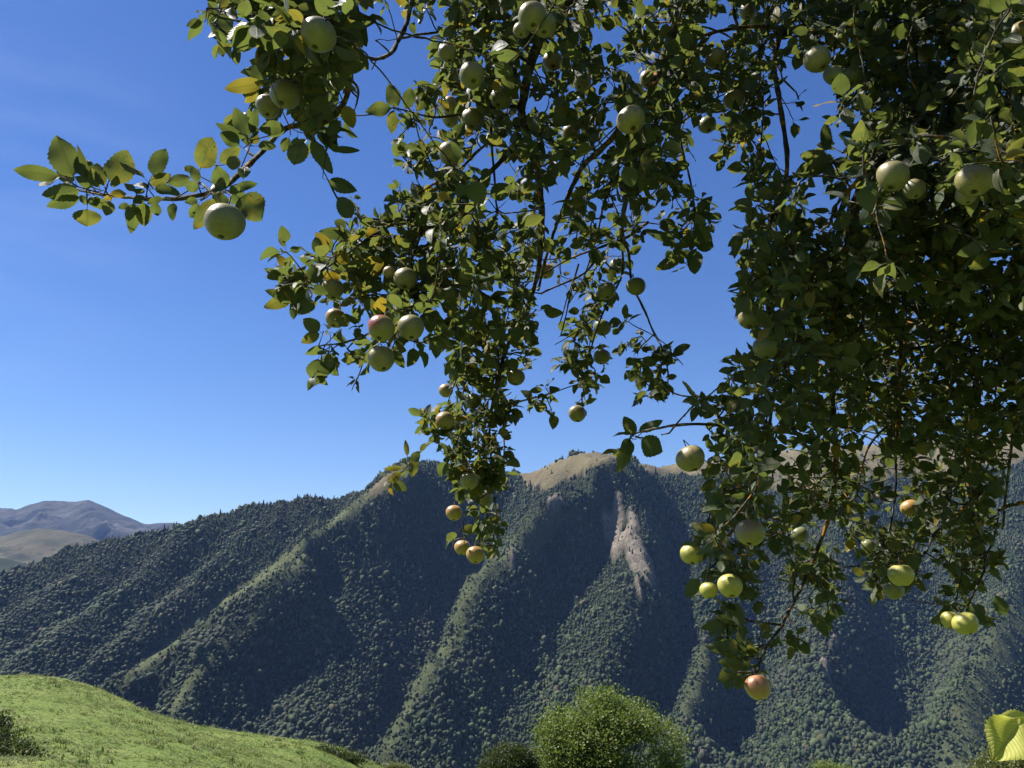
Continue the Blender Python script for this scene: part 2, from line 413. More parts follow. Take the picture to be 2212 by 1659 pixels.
# forest on the mountain --------------------------------------------------
def crown_mesh(name, seed, conifer=False):
    r = random.Random(seed)
    bm = bmesh.new(); bmesh.ops.create_icosphere(bm, subdivisions=2, radius=1.0)
    lobes = [(Vector((r.uniform(-1, 1), r.uniform(-1, 1), r.uniform(-.3, 1))).normalized(), r.uniform(.15, .45)) for _ in range(7)]
    for v in bm.verts:
        n = v.co.normalized()
        if conifer:
            t = (n.z + 1) / 2; w = (1 - t) ** 0.8 * 0.75 + 0.03
            a = math.atan2(n.y, n.x); w *= 1 + 0.25 * r.uniform(-1, 1)
            v.co = Vector((math.cos(a) * w, math.sin(a) * w, t * 3.0))
        else:
            k = 0.72 + sum(h * max(0, n.dot(l)) ** 6 for l, h in lobes) + r.uniform(-.2, .2)
            v.co = Vector((n.x * k, n.y * k, n.z * k * 0.95 + 0.75))
    me = bpy.data.meshes.new(name); bm.to_mesh(me); bm.free()
    for p in me.polygons: p.use_smooth = True
    return me
m = NT("forest_crowns"); oi = m.n("ObjectInfo")
rnd = oi.outputs["Random"]; loc = oi.outputs["Location"]
patch = m.noise(loc, 0.006, 3)
cc = m.ramp(rnd, [(0.0, (0.030, 0.056, 0.022)), (0.4, (0.052, 0.086, 0.030)), (0.75, (0.088, 0.130, 0.044)), (0.93, (0.13, 0.165, 0.06)), (0.965, (0.15, 0.14, 0.05)), (1.0, (0.14, 0.105, 0.06))])
cc = m.mix(m.ramp(patch, [(0.45, 0.0), (0.65, 0.5)]), cc, (0.095, 0.088, 0.06))
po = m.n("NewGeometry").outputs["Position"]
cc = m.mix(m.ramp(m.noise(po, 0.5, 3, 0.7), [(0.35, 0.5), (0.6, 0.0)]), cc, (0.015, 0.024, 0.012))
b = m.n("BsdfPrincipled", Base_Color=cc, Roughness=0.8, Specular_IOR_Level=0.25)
m.link(m.bump(m.noise(po, 0.8, 3, 0.7), 0.8, 1.2), b.inputs["Normal"])
m.link(b.outputs[0], m.out.inputs[0]); MAT_CROWN = m.m
protos = bpy.data.collections.new("crown shapes")     # not in the scene: only the scatter refers to it
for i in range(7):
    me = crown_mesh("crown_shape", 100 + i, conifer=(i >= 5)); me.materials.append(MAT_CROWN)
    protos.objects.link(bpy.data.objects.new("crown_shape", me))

def scatter_object(name, pts, scl, rot, idx, label, cat, coll, tilt=0.0):
    me = bpy.data.meshes.new(name); me.vertices.add(len(pts))
    me.vertices.foreach_set("co", pts.astype(np.float32).ravel())
    a = me.attributes.new("scl", 'FLOAT_VECTOR', 'POINT'); a.data.foreach_set("vector", scl.astype(np.float32).ravel())
    a = me.attributes.new("rot", 'FLOAT_VECTOR', 'POINT'); a.data.foreach_set("vector", rot.astype(np.float32).ravel())
    a = me.attributes.new("idx", 'INT', 'POINT'); a.data.foreach_set("value", idx.astype(np.int32))
    o = bpy.data.objects.new(name, me); scene.collection.objects.link(o)
    ng = bpy.data.node_groups.new(name + "_scatter", 'GeometryNodeTree')
    ng.interface.new_socket("Geometry", in_out='INPUT', socket_type='NodeSocketGeometry')
    ng.interface.new_socket("Geometry", in_out='OUTPUT', socket_type='NodeSocketGeometry')
    N, L = ng.nodes, ng.links
    gi, go = N.new("NodeGroupInput"), N.new("NodeGroupOutput")
    ci = N.new("GeometryNodeCollectionInfo"); ci.inputs["Collection"].default_value = coll
    ci.inputs["Separate Children"].default_value = True
    ip = N.new("GeometryNodeInstanceOnPoints"); ip.inputs["Pick Instance"].default_value = True
    def na(n, t):
        x = N.new("GeometryNodeInputNamedAttribute"); x.data_type = t; x.inputs[0].default_value = n; return x.outputs[0]
    L.new(gi.outputs[0], ip.inputs["Points"]); L.new(ci.outputs[0], ip.inputs["Instance"])
    L.new(na("idx", 'INT'), ip.inputs["Instance Index"]); L.new(na("scl", 'FLOAT_VECTOR'), ip.inputs["Scale"])
    er = N.new("FunctionNodeEulerToRotation"); L.new(na("rot", 'FLOAT_VECTOR'), er.inputs[0]); L.new(er.outputs[0], ip.inputs["Rotation"])
    L.new(ip.outputs[0], go.inputs[0])
    md = o.modifiers.new("scatter", 'NODES'); md.node_group = ng
    tag(o, label, cat, kind="stuff"); return o

sp = 6.4
gx, gy = np.meshgrid(np.arange(-2650, 3200, sp), np.arange(1050, 4300, sp))
gx = (gx + rng.uniform(-.48, .48, gx.shape) * sp).ravel(); gy = (gy + rng.uniform(-.48, .48, gy.shape) * sp).ravel()
def bil(A, x, y):
    fx = (x - xs[0]) / 12.0; fy = (y - ys[0]) / 12.0
    ix = np.clip(fx.astype(int), 0, A.shape[1] - 2); iy = np.clip(fy.astype(int), 0, A.shape[0] - 2)
    fx, fy = fx - ix, fy - iy
    return (A[iy, ix] * (1 - fx) + A[iy, ix + 1] * fx) * (1 - fy) + (A[iy + 1, ix] * (1 - fx) + A[iy + 1, ix + 1] * fx) * fy
gz = bil(Z, gx, gy); ppx, ppy, pd = project(np.stack([gx, gy, gz], -1))
br, ro, pa = bil(brown, gx, gy), bil(rock, gx, gy), bil(pale, gx, gy)
keep = (ppx > -260) & (ppx < 2480) & (ppy < 1800) & (pd > 0)
edge = fbm(gx, gy, 60, 3, 12)
keep &= (br < 0.5 + edge * 0.5) | (rng.random(gx.size) < 0.015)
keep &= (ro < 0.12) | (rng.random(gx.size) < 0.09)
u = rng.random(gx.size)
keep &= (u > 0.7 * np.clip(pa, 0, 1)) & (u > 0.03)
gx, gy, gz, pa, ppy = gx[keep], gy[keep], gz[keep], pa[keep], ppy[keep]
n = len(gx)
s = np.clip(np.exp(rng.normal(1.2, .34, n)), 1.8, 8.5) * (1 - 0.55 * np.clip(pa, 0, 1)) * (0.85 + 0.5 * np.clip(fbm(gx, gy, 90, 2, 44) + .3, 0, 1))
con = rng.random(n) < np.clip((gz + 160) / 500, 0.08, 0.6)
idx = np.where(con, rng.integers(5, 7, n), rng.integers(0, 5, n))
s = np.where(con, s * 0.75, s)
scl = np.stack([s * rng.uniform(.85, 1.15, n), s * rng.uniform(.85, 1.15, n), s * rng.uniform(1.0, 1.6, n)], -1)
rot = np.stack([rng.uniform(-.1, .1, n), rng.uniform(-.1, .1, n), rng.uniform(0, 6.28, n)], -1)
scatter_object("forest", np.stack([gx, gy, gz - 0.8], -1), scl, rot, idx, "dense mixed forest covering the slopes of the mountain across the valley", "forest", protos)
print("forest trees", n)
# ------------------------------------------------------------------ near ground
CREST = [(-500,1475,42),(-300,1462,42),(-100,1460,42),(0,1462,42),(60,1462,42),(130,1467,42),(200,1484,42),(260,1508,42),(330,1544,43),(420,1583,44),(500,1598,46),(600,1601,50),(690,1603,52),(740,1616,54),(800,1643,56),(835,1662,58),(900,1700,58),(1000,1760,58)]
g = [P(*c) for c in CREST]
g += [P(c[0] + (c[0] - 600) * .1, c[1] + (70 if c[0] < 700 else 110), c[2] + 22) for c in CREST]
g += [P(c[0] + (c[0] - 600) * .1, c[1] + 260, c[2] + 70) for c in CREST]
g += [P(600, 1640, 38), P(450, 1640, 30), P(300, 1640, 25), P(100, 1640, 19), P(0, 1560, 28), P(200, 1560, 32), P(-300, 1600, 24), P(450, 1606, 38), P(240, 1520, 38), P(650, 1622, 45),
      P(600, 1690, 28), P(300, 1700, 19), P(0, 1700, 16), P(-400, 1750, 12), P(560, 1622, 42), P(700, 1618, 47)]
for x in (-14, -7, 0, 7, 14, 22):
    for y, z in ((-20, 4.6), (-8, 1.9), (0, 0.0), (5, -.75 - .04 * max(0, x) * 2), (10, -1.35 - .18 * max(0, x))):
        g.append((x, y, z + (0.02 * -x if x < 0 else -0.06 * x)))
g += [(8, 20, -6.5), (16, 20, -8), (10, 35, -12), (24, 35, -15), (5, 50, -16), (14, 60, -21.5), (30, 60, -24), (50, 60, -28), (60, 100, -52), (20, 100, -48), (-40, 120, -45), (-80, 60, -9), (-60, 30, -1), (-60, 0, 3), (60, 0, -5), (60, -30, 3), (-60, -40, 13), (0, -60, 16), (0, 200, -110), (-120, 200, -100), (120, 200, -110), (120, 60, -40), (120, 0, -10), (-120, 0, 5), (-120, 60, -10)]
GFIT = rbf_fit(dedupe(g, 1.2), 0.05)
def ground_z(x, y):
    x = np.asarray(x, float); y = np.asarray(y, float)
    r = np.hypot(x, y)
    near = rbf_eval(GFIT, np.clip(x, -130, 130), np.clip(y, -70, 210))
    th = np.arctan2(y, x)
    farz = np.where(y > 0, -500.0 * np.clip((y - 150) / 700, 0, 1) - 90, 16 + 0.25 * np.clip(-y, 0, 2500))
    farz = np.where(y > 0, farz, farz)
    t = np.clip((r - 120) / 180, 0, 1); t = t * t * (3 - 2 * t)
    back = np.clip(-y / 60 + .5, 0, 1)
    farz = -90 - 430 * np.clip((y - 150) / 700, 0, 1) * (y > 0) if False else (1 - back) * (-95 - 425 * np.clip((y - 150) / 700, 0, 1)) + back * (16 + 0.25 * np.clip(-y, 0, 2500))
    bumps = 0.22 * fbm(x, y, 5.0, 4, 61) * np.clip(r / 14, 0.15, 1) + 0.7 * fbm(x, y, 22, 2, 63) * np.clip(r / 60, 0, 1) * 0.5
    bumps += 8 * fbm(x, y, 160, 3, 65) * np.clip((r - 150) / 200, 0, 1)
    return near * (1 - t) + farz * t + bumps
na = 700
ang = np.concatenate([np.linspace(R(40), R(135), na, endpoint=False), np.linspace(R(135), R(400), 160)])
rad = np.concatenate([np.geomspace(0.4, 20, 60, endpoint=False), np.linspace(20, 75, 190, endpoint=False), np.geomspace(75, 16000, 70)])
A_, R_ = np.meshgrid(ang, rad)
gX, gY = R_ * np.cos(A_), R_ * np.sin(A_)
gZ = ground_z(gX, gY)
gZ = gZ + 0.05 * fbm(gX, gY, 0.7, 3, 71) * np.clip(60 / (R_ + 1), 0, 1)
m = NT("meadow_grass"); pos = m.n("NewGeometry").outputs["Position"]
n1 = m.noise(pos, 0.35, 5, 0.6); n2 = m.noise(pos, 3.5, 5, 0.7); n3 = m.noise(pos, 0.9, 4, 0.6)
c = m.ramp(n1, [(0.3, (0.15, 0.225, 0.045)), (0.5, (0.215, 0.295, 0.062)), (0.7, (0.30, 0.345, 0.095))])
c = m.mix(m.ramp(n2, [(0.34, 0.75), (0.5, 0.0)]), c, (0.045, 0.075, 0.015))
c = m.mix(m.ramp(n2, [(0.6, 0.0), (0.75, 0.6)]), c, (0.30, 0.35, 0.10))
c = m.mix(m.ramp(n3, [(0.70, 0.0), (0.74, 0.9)]), c, (0.25, 0.2, 0.12))
b = m.n("BsdfPrincipled", Base_Color=c, Roughness=0.9, Specular_IOR_Level=0.15)
m.link(m.bump(m.math('ADD', n2, m.noise(pos, 14, 4, .7)), 0.8, 0.06), b.inputs["Normal"]); m.link(b.outputs[0], m.out.inputs[0])
meadow = mesh_from("meadow", np.stack([gX, gY, gZ], -1).reshape(-1, 3), grid_faces(*gX.shape)[:, ::-1], m.m)
tag(meadow, "sunlit green meadow knoll falling away to the valley", "meadow", kind="structure")

# grass tufts -------------------------------------------------------------
def tuft_mesh(name, seed, nb=9, h=1.0):
    r = random.Random(seed); V = []; F = []
    for i in range(nb):
        a = r.uniform(0, 6.28); x0, y0 = r.uniform(-.35, .35), r.uniform(-.35, .35); L = h * r.uniform(.5, 1.0); w = .05 * r.uniform(.7, 1.5)
        lean = r.uniform(.1, .7); dx, dy = math.cos(a), math.sin(a); px_, py_ = -dy * w, dx * w
        b0 = len(V)
        for t in (0, .5, 1):
            cx, cy, cz = x0 + dx * lean * t * t * L, y0 + dy * lean * t * t * L, L * t * (1 - .25 * t * lean)
            k = 1 - t * .92
            V += [(cx - px_ * k, cy - py_ * k, cz), (cx + px_ * k, cy + py_ * k, cz)]
        F += [(b0, b0 + 1, b0 + 3, b0 + 2), (b0 + 2, b0 + 3, b0 + 5, b0 + 4)]
    me = bpy.data.meshes.new(name); me.from_pydata(V, [], F); return me
m = NT("grass_blade"); oi = m.n("ObjectInfo").outputs["Random"]
c = m.ramp(oi, [(0, (0.12, 0.19, 0.035)), (0.5, (0.23, 0.31, 0.065)), (0.85, (0.33, 0.38, 0.10)), (1.0, (0.48, 0.45, 0.22))])
d_ = m.n("BsdfPrincipled", Base_Color=c, Roughness=0.6, Specular_IOR_Level=0.3); tr = m.n("BsdfTranslucent"); m.link(c, tr.inputs[0])
mx = m.n("MixShader"); mx.inputs[0].default_value = 0.35; m.link(d_.outputs[0], mx.inputs[1]); m.link(tr.outputs[0], mx.inputs[2]); m.link(mx.outputs[0], m.out.inputs[0])
tufts = bpy.data.collections.new("tuft shapes")
for i in range(4):
    me = tuft_mesh("tuft_shape", 40 + i); me.materials.append(m.m); tufts.objects.link(bpy.data.objects.new("tuft_shape", me))
n = 110000
rr = rng.uniform(10, 75, n); aa = rng.uniform(R(70), R(128), n)
tx, ty = rr * np.cos(aa), rr * np.sin(aa); tz = ground_z(tx, ty)
qx, qy, qd = project(np.stack([tx, ty, tz], -1))
k = (qx > -120) & (qx < 960) & (qy < 1760) & (rng.random(n) < 0.5 + 1.2 * fbm(tx, ty, 2.2, 3, 81) + 0.3)
tx, ty, tz = tx[k], ty[k], tz[k]; n = len(tx)
s = rng.uniform(.05, .11, n) * (1 + 2.2 * (rng.random(n) < .05) * (fbm(tx, ty, 1.5, 2, 83) > 0)); 
scatter_object("grass", np.stack([tx, ty, tz - .01], -1), np.stack([s * 1.6, s * 1.6, s], -1), np.stack([np.zeros(n), np.zeros(n), rng.uniform(0, 6.28, n)], -1),
               rng.integers(0, 4, n), "short green grass tufts growing over the sunlit knoll", "grass", tufts)

# ------------------------------------------------------------------ leafy plants: bushes and trees
def leaf_material(name, dark, mid, light, trans, tfac=0.4, rough=0.45, vein=False, spec=0.5):
    m = NT(name)
    at = m.n("Attribute", attribute_name="tone"); sp_ = m.n("SeparateColor"); m.link(at.outputs["Color"], sp_.inputs[0])
    geo = m.n("NewGeometry"); pos = geo.outputs["Position"]
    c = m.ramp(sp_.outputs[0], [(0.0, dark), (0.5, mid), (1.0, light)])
    tc = m.mix(sp_.outputs[1], trans, (0.75, 0.52, 0.04))
    c = m.mix(sp_.outputs[1], c, (0.46, 0.33, 0.045))
    if vein:
        uv = m.n("UVMap").outputs[0]; su = m.n("SeparateXYZ"); m.link(uv, su.inputs[0])
        ax = m.math('ABSOLUTE', su.outputs[0], 0)
        mid_ = m.math('SUBTRACT', 1.0, m.math('MULTIPLY', ax, 14, clamp=True), clamp=True)
        vv = m.math('MULTIPLY', m.math('SUBTRACT', su.outputs[1], m.math('MULTIPLY', ax, 0.55)), 42)
        side = m.math('POWER', m.math('ABSOLUTE', m.math('SINE', vv)), 14)
        lines_ = m.math('MAXIMUM', mid_, m.math('MULTIPLY', side, 0.55))
        c = m.mix(m.math('MULTIPLY', lines_, 0.45), c, (0.20, 0.25, 0.10))
        tc = m.mix(m.math('MULTIPLY', lines_, 0.4), tc, (0.09, 0.13, 0.02))
        nz = m.noise(pos, 55, 3, 0.6); bl = m.noise(pos, 170, 2, 0.5)
        # browning from the edge on damaged leaves, small spots
        edge = m.math('ADD', m.math('MULTIPLY', ax, 0.55), m.math('MULTIPLY', nz, 0.9))
        dm = m.math('MULTIPLY', m.math('GREATER_THAN', edge, 0.93), m.math('GREATER_THAN', sp_.outputs[2], 0.72))
        sp2 = m.math('MULTIPLY', m.math('GREATER_THAN', bl, 0.68), m.math('GREATER_THAN', sp_.outputs[2], 0.45))
        dmg = m.math('MAXIMUM', dm, m.math('MULTIPLY', sp2, 0.8))
        ye = m.math('MULTIPLY', m.math('MULTIPLY', m.ramp(nz, [(0.45, 0), (0.62, 1)]), m.math('GREATER_THAN', sp_.outputs[2], 0.8)), 0.6)
        c = m.mix(ye, c, (0.36, 0.3, 0.05)); tc = m.mix(ye, tc, (0.6, 0.45, 0.05))
        c = m.mix(dmg, c, (0.12, 0.06, 0.03)); tc = m.mix(dmg, tc, (0.10, 0.04, 0.015))
        under = m.mix(0.6, c, (0.19, 0.225, 0.15))
        c = m.mix(geo.outputs["Backfacing"], c, under)
        bmp = m.bump(m.math('ADD', m.math('MULTIPLY', lines_, -1.0), m.math('MULTIPLY', nz, 1.2)), 0.55, 0.0016)
    d = m.n("BsdfPrincipled", Base_Color=c, Roughness=rough, Specular_IOR_Level=spec)
    if vein:
        m.link(bmp, d.inputs["Normal"])
        m.link(m.mix(geo.outputs["Backfacing"], (rough,) * 3 + (1,), (0.75,) * 3 + (1,)), d.inputs["Roughness"])
    tr = m.n("BsdfTranslucent"); m.link(tc, tr.inputs[0])
    mx = m.n("MixShader"); mx.inputs[0].default_value = tfac
    m.link(d.outputs[0], mx.inputs[1]); m.link(tr.outputs[0], mx.inputs[2]); m.link(mx.outputs[0], m.out.inputs[0])
    return m.m

def bark_material(name, a, b_, scale=40, lichen=False):
    m = NT(name); pos = m.n("NewGeometry").outputs["Position"]
    n1 = m.noise(pos, scale, 6, 0.65)
    c = m.ramp(n1, [(0.35, a), (0.62, b_)])
    if lichen:
        n2 = m.noise(pos, 28, 4, 0.6); n3 = m.noise(pos, 9, 3, 0.5)
        c = m.mix(m.ramp(n2, [(0.52, 0), (0.60, 0.8)]), c, (0.30, 0.31, 0.27))
        c = m.mix(m.math('MULTIPLY', m.ramp(n2, [(0.42, 1), (0.47, 0)]), m.ramp(n3, [(0.50, 0), (0.56, 1)])), c, (0.50, 0.24, 0.03))
    d = m.n("BsdfPrincipled", Base_Color=c, Roughness=0.9, Specular_IOR_Level=0.2)
    m.link(m.bump(n1, 0.9, 0.4 / scale), d.inputs["Normal"]); m.link(d.outputs[0], m.out.inputs[0]); return m.m

def tube_arrays(pts, radii, sides=6, jitter=0.0):
    pts = np.asarray(pts, float); n = len(pts)
    t = np.gradient(pts, axis=0); t /= np.linalg.norm(t, axis=1, keepdims=True) + 1e-12
    up = np.array([0.31, 0.17, 0.93]); 
    a = np.cross(t, up); a /= np.linalg.norm(a, axis=1, keepdims=True) + 1e-9
    b = np.cross(t, a)
    th = np.linspace(0, 2 * np.pi, sides, endpoint=False)
    rad = np.asarray(radii, float)[:, None] * np.ones((n, sides))
    if jitter: rad = rad * (1 + rng.uniform(-jitter, jitter, rad.shape))
    V = pts[:, None] + rad[..., None] * (np.cos(th)[None, :, None] * a[:, None] + np.sin(th)[None, :, None] * b[:, None])
    V = V.reshape(-1, 3)
    i = np.arange(n - 1)[:, None] * sides; j = np.arange(sides)[None]; j2 = (j + 1) % sides
    F = np.stack([i + j, i + j2, i + sides + j2, i + sides + j], -1).reshape(-1, 4)
    V = np.vstack([V, pts[-1:] + t[-1:] * radii[-1] * 0.5]); tip = len(V) - 1
    k = (n - 1) * sides; T = np.array([[k + q, k + (q + 1) % sides, tip] for q in range(sides)])
    return V, F, T

class Acc:
    def __init__(s): s.V = []; s.Q = []; s.T = []; s.n = 0; s.C = []; s.U = []
    def add(s, V, Q=None, T=None, C=None, U=None):
        s.V.append(V)
        if Q is not None and len(Q): s.Q.append(np.asarray(Q) + s.n)
        if T is not None and len(T): s.T.append(np.asarray(T) + s.n)
        if C is not None: s.C.append(C)
        if U is not None: s.U.append(U)
        s.n += len(V)
    def tube(s, pts, radii, sides=6, jitter=0.0): s.add(*tube_arrays(pts, radii, sides, jitter))
    def build(s, name, mat, parent=None, off=None, smooth=True):
        F = []
        if s.Q: F.append(np.concatenate(s.Q))
        if s.T: F.append(np.concatenate(s.T))
        return mesh_from(name, np.concatenate(s.V), F, mat, parent, smooth, np.concatenate(s.C) if s.C else None, np.concatenate(s.U) if s.U else None, off)

def smooth_path(pts, step):
    pts = np.asarray(pts, float)
    if len(pts) < 3:
        k = max(2, int(np.linalg.norm(pts[-1] - pts[0]) / step) + 1); return np.linspace(pts[0], pts[-1], k)
    Pn = np.vstack([2 * pts[0] - pts[1], pts, 2 * pts[-1] - pts[-2]]); out = []
    for i in range(1, len(Pn) - 2):
        p0, p1, p2, p3 = Pn[i - 1:i + 3]; k = max(1, int(np.linalg.norm((p2 - p1)[:3]) / step))
        for t in np.arange(k) / k:
            out.append(.5 * ((2 * p1) + (-p0 + p2) * t + (2 * p0 - 5 * p1 + 4 * p2 - p3) * t * t + (-p0 + 3 * p1 - 3 * p2 + p3) * t ** 3))
    out.append(pts[-1]); return np.array(out)

def simple_leaves(cent, size, nrm_bias, tone, rs, yellow=0.03):
    """small bent leaf faces: cent (N,3), size (N)"""
    N = len(cent)
    nm = rs.normal(size=(N, 3)); nm = nm / np.linalg.norm(nm, axis=1, keepdims=True) * 0.9 + nrm_bias
    nm /= np.linalg.norm(nm, axis=1, keepdims=True)
    d = rs.normal(size=(N, 3)); d -= (d * nm).sum(1, keepdims=True) * nm; d /= np.linalg.norm(d, axis=1, keepdims=True)
    e = np.cross(nm, d)
    L = size[:, None]; w = (size * rs.uniform(.3, .5, N))[:, None]
    a = cent - d * L * .5; t = cent + d * L * .5 - nm * L * .12
    l = cent + e * w + nm * L * .08; r_ = cent - e * w + nm * L * .08
    V = np.stack([a, l, t, r_], 1).reshape(-1, 3)
    b = np.arange(N)[:, None] * 4
    T = np.concatenate([b + [[0, 1, 2]], b + [[0, 2, 3]]])
    C = np.repeat(np.stack([tone, (rs.random(N) < yellow) * rs.uniform(.3, .9, N), rs.random(N)], -1), 4, 0)
    return V, T, C

MAT_BARK_FAR = bark_material("tree_bark", (0.07, 0.055, 0.04), (0.2, 0.17, 0.13), 6)
def leafy_tree(name, base, lobes, trunk_r, leaf, per, mat, label, cat, seed, n_limbs=7, group=None, yellow=0.02, crown_name="crown", trunk=True):
    """base: world point; lobes: list of (offset xyz, radii xyz) around the base; per: leaves per unit of shell"""
    rs = np.random.default_rng(seed)
    root = empty(name, tuple(base)); tag(root, label, cat, group)
    base = np.asarray(base, float)
    A = Acc(); allc = []
    for off, rad in lobes:
        off, rad = np.array(off, float), np.array(rad, float)
        nclump = int(per * (rad[0] * rad[1] + rad[1] * rad[2] + rad[0] * rad[2]) / 3)
        u = rs.normal(size=(nclump, 3)); u /= np.linalg.norm(u, axis=1, keepdims=True)
        q = off + u * rad * rs.uniform(.62, 1.0, nclump)[:, None] ** .8
        allc.append(q)
    allc = np.concatenate(allc)
    nl = 24
    cr = leaf * 2.5 * rs.uniform(.5, 1.4, len(allc))
    cent = (allc[:, None] + rs.normal(size=(len(allc), nl, 3)) * cr[:, None, None] * np.array([1, 1, .6])).reshape(-1, 3)
    ct = np.repeat(np.clip(rs.normal(.5, .25, len(allc)), 0, 1), nl)
    V, T, C = simple_leaves(cent, leaf * rs.uniform(.6, 1.3, len(cent)), np.array([0, 0, .55]), np.clip(ct + rs.normal(0, .12, len(ct)), 0, 1), rs, yellow)
    A.add(V, T=T, C=C); cr_o = A.build(crown_name, mat, root)
    if trunk:
        W = Acc(); top = allc[:, 2].max()
        c0 = allc.mean(0)
        mp = [np.zeros(3) - [0, 0, .3], np.array([c0[0] * .2, c0[1] * .2, c0[2] * .35]), np.array([c0[0] * .7, c0[1] * .7, c0[2] * .8]), np.array([c0[0], c0[1], c0[2] + (top - c0[2]) * .6])]
        path = smooth_path(mp, max(.1, top / 14)); W.tube(path, np.linspace(trunk_r, trunk_r * .12, len(path)), 8, .08)
        for i in range(n_limbs):
            tgt = allc[rs.integers(len(allc))]; s0 = path[int(len(path) * rs.uniform(.2, .7))]
            mid = (s0 + tgt) / 2 + np.array([0, 0, -.08 * np.linalg.norm(tgt - s0)])
            p = smooth_path([s0, mid, s0 + (tgt - s0) * .92], max(.08, top / 20)); W.tube(p, np.linspace(trunk_r * .4, trunk_r * .06, len(p)), 5, .05)
        W.build("trunk", MAT_BARK_FAR, root)
    return root
MAT_LEAF_TREE = leaf_material("bright_tree_leaf", (0.10, 0.15, 0.03), (0.19, 0.26, 0.055), (0.30, 0.36, 0.10), (0.30, 0.42, 0.06), 0.35, 0.55, spec=.3)
MAT_LEAF_BUSH = leaf_material("dark_bush_leaf", (0.03, 0.05, 0.014), (0.05, 0.075, 0.02), (0.09, 0.11, 0.035), (0.12, 0.18, 0.03), 0.3, 0.55, spec=.25)
MAT_LEAF_PALE = leaf_material("pale_tree_leaf", (0.08, 0.105, 0.02), (0.14, 0.17, 0.04), (0.24, 0.26, 0.09), (0.3, 0.36, 0.06), 0.35, 0.5)
def ground_at(px, d):
    """ground point under image column px at depth d"""
    q = P(px, 1280, d); z = float(ground_z(np.array([q[0]]), np.array([q[1]]))[0]); return np.array([q[0], q[1], z])
def up_to(base, px, py, d): return P(px, py, d) - base
# bright round tree beyond the meadow
D0 = 58.0; B0 = ground_at(1300, D0)
k = D0 / FOC
def photo_lobes(outer, d, size, nfill, seed):
    """small rounded boughs packed inside a traced crown outline, given a real depth"""
    rs = np.random.default_rng(seed); k = d / FOC; out = []
    xs_, ys_ = [p[0] for p in outer], [p[1] for p in outer]; cx, cy = np.mean(xs_), max(ys_)
    hw = (max(xs_) - min(xs_)) / 2
    while len(out) < nfill:
        x, y = rs.uniform(min(xs_), max(xs_)), rs.uniform(min(ys_), max(ys_))
        if not in_poly(np.array([x]), np.array([y]), outer)[0]: continue
        e = ((x - (min(xs_) + hw)) / hw) ** 2 + ((y - cy) / (cy - min(ys_))) ** 2
        dep = math.sqrt(max(0, 1 - min(e, 1))) * hw * k
        s = size * rs.uniform(.6, 1.35)
        out.append((x, y, -dep * rs.choice([1, 1, 1, -1]) * rs.uniform(.75, 1), s * 1.25, s))
    return out
OUT0 = [(1140,1700),(1142,1640),(1148,1600),(1160,1572),(1178,1552),(1205,1545),(1215,1522),(1240,1512),(1270,1500),(1300,1498),(1325,1508),(1350,1512),(1385,1525),(1408,1550),(1425,1585),(1450,1612),(1462,1650),(1475,1700)]
lob = photo_lobes(OUT0, D0, 27, 58, 5)
leafy_tree("broadleaf_tree", B0, [(up_to(B0, x, y, D0 + dd), (a * k, a * k, b * k)) for x, y, dd, a, b in lob], 0.35, 0.16, 34, MAT_LEAF_TREE,
           "round bright green broadleaf tree standing below at the bottom centre", "tree", 3, n_limbs=24)
D1 = 50.0; B1 = ground_at(1090, D1); k = D1 / FOC
leafy_tree("dark_bush", B1, [(up_to(B1, x, y, D1 + rng.uniform(-1, 1)), (a * k, a * k, b * k)) for x, y, a, b in [(1100,1640,42,30),(1080,1650,32,28),(1125,1655,38,32),(1095,1690,60,40),(1062,1672,26,24)]], 0.16, 0.11, 260, MAT_LEAF_BUSH,
           "dark leafy bush at the left foot of the bright round tree", "bush", 4)
D2 = 62.0; B2 = ground_at(1800, D2); k = D2 / FOC
leafy_tree("small_tree", B2, [(up_to(B2, x, y, D2), (a * k, a * k, b * k)) for x, y, a, b in [(1790,1680,34,28),(1812,1690,40,30),(1770,1690,28,24)]], 0.15, 0.13, 200, MAT_LEAF_TREE,
           "green treetop just poking over the bottom edge right of the round tree", "tree", 5)
D3 = 46.0; B3 = ground_at(2210, D3); k = D3 / FOC
leafy_tree("pale_tree", B3, [(up_to(B3, x, y, D3 + rng.uniform(-1, 1)), (a * k, a * k, b * k)) for x, y, a, b in [(2190,1655,50,42),(2230,1640,50,45),(2150,1675,40,34),(2200,1700,80,50)]], 0.2, 0.12, 260, MAT_LEAF_PALE,
           "pale yellow-green small-leaved tree in the bottom right corner", "tree", 6)
D4 = 57.0; B4 = ground_at(855, D4); k = D4 / FOC
leafy_tree("low_shrub", B4, [(up_to(B4, x, y, D4), (a * k, a * k, b * k)) for x, y, a, b in [(850,1662,16,12),(872,1664,14,11),(832,1668,12,10)]], 0.05, 0.1, 300, MAT_LEAF_PALE,
           "low pale shrub at the lower right end of the meadow knoll", "bush", 7)
D5 = 21.0; k = D5 / FOC; B5 = ground_at(20, D5)
leafy_tree("meadow_shrub", B5, [(up_to(B5, x, y, D5 + dd), (a * k, a * k, b * k)) for x, y, a, b, dd in [(-10,1600,36,20,0),(25,1630,40,24,-.4),(-40,1600,50,35,.5),(75,1659,34,12,-1),(0,1655,60,26,-.8),(-14,1560,26,12,.8)]], 0.05, 0.07, 620, MAT_LEAF_BUSH,
           "leafy dark green shrub on the meadow at the left edge", "bush", 8)
D6 = 47.0; k = D6 / FOC; B6 = ground_at(700, D6)
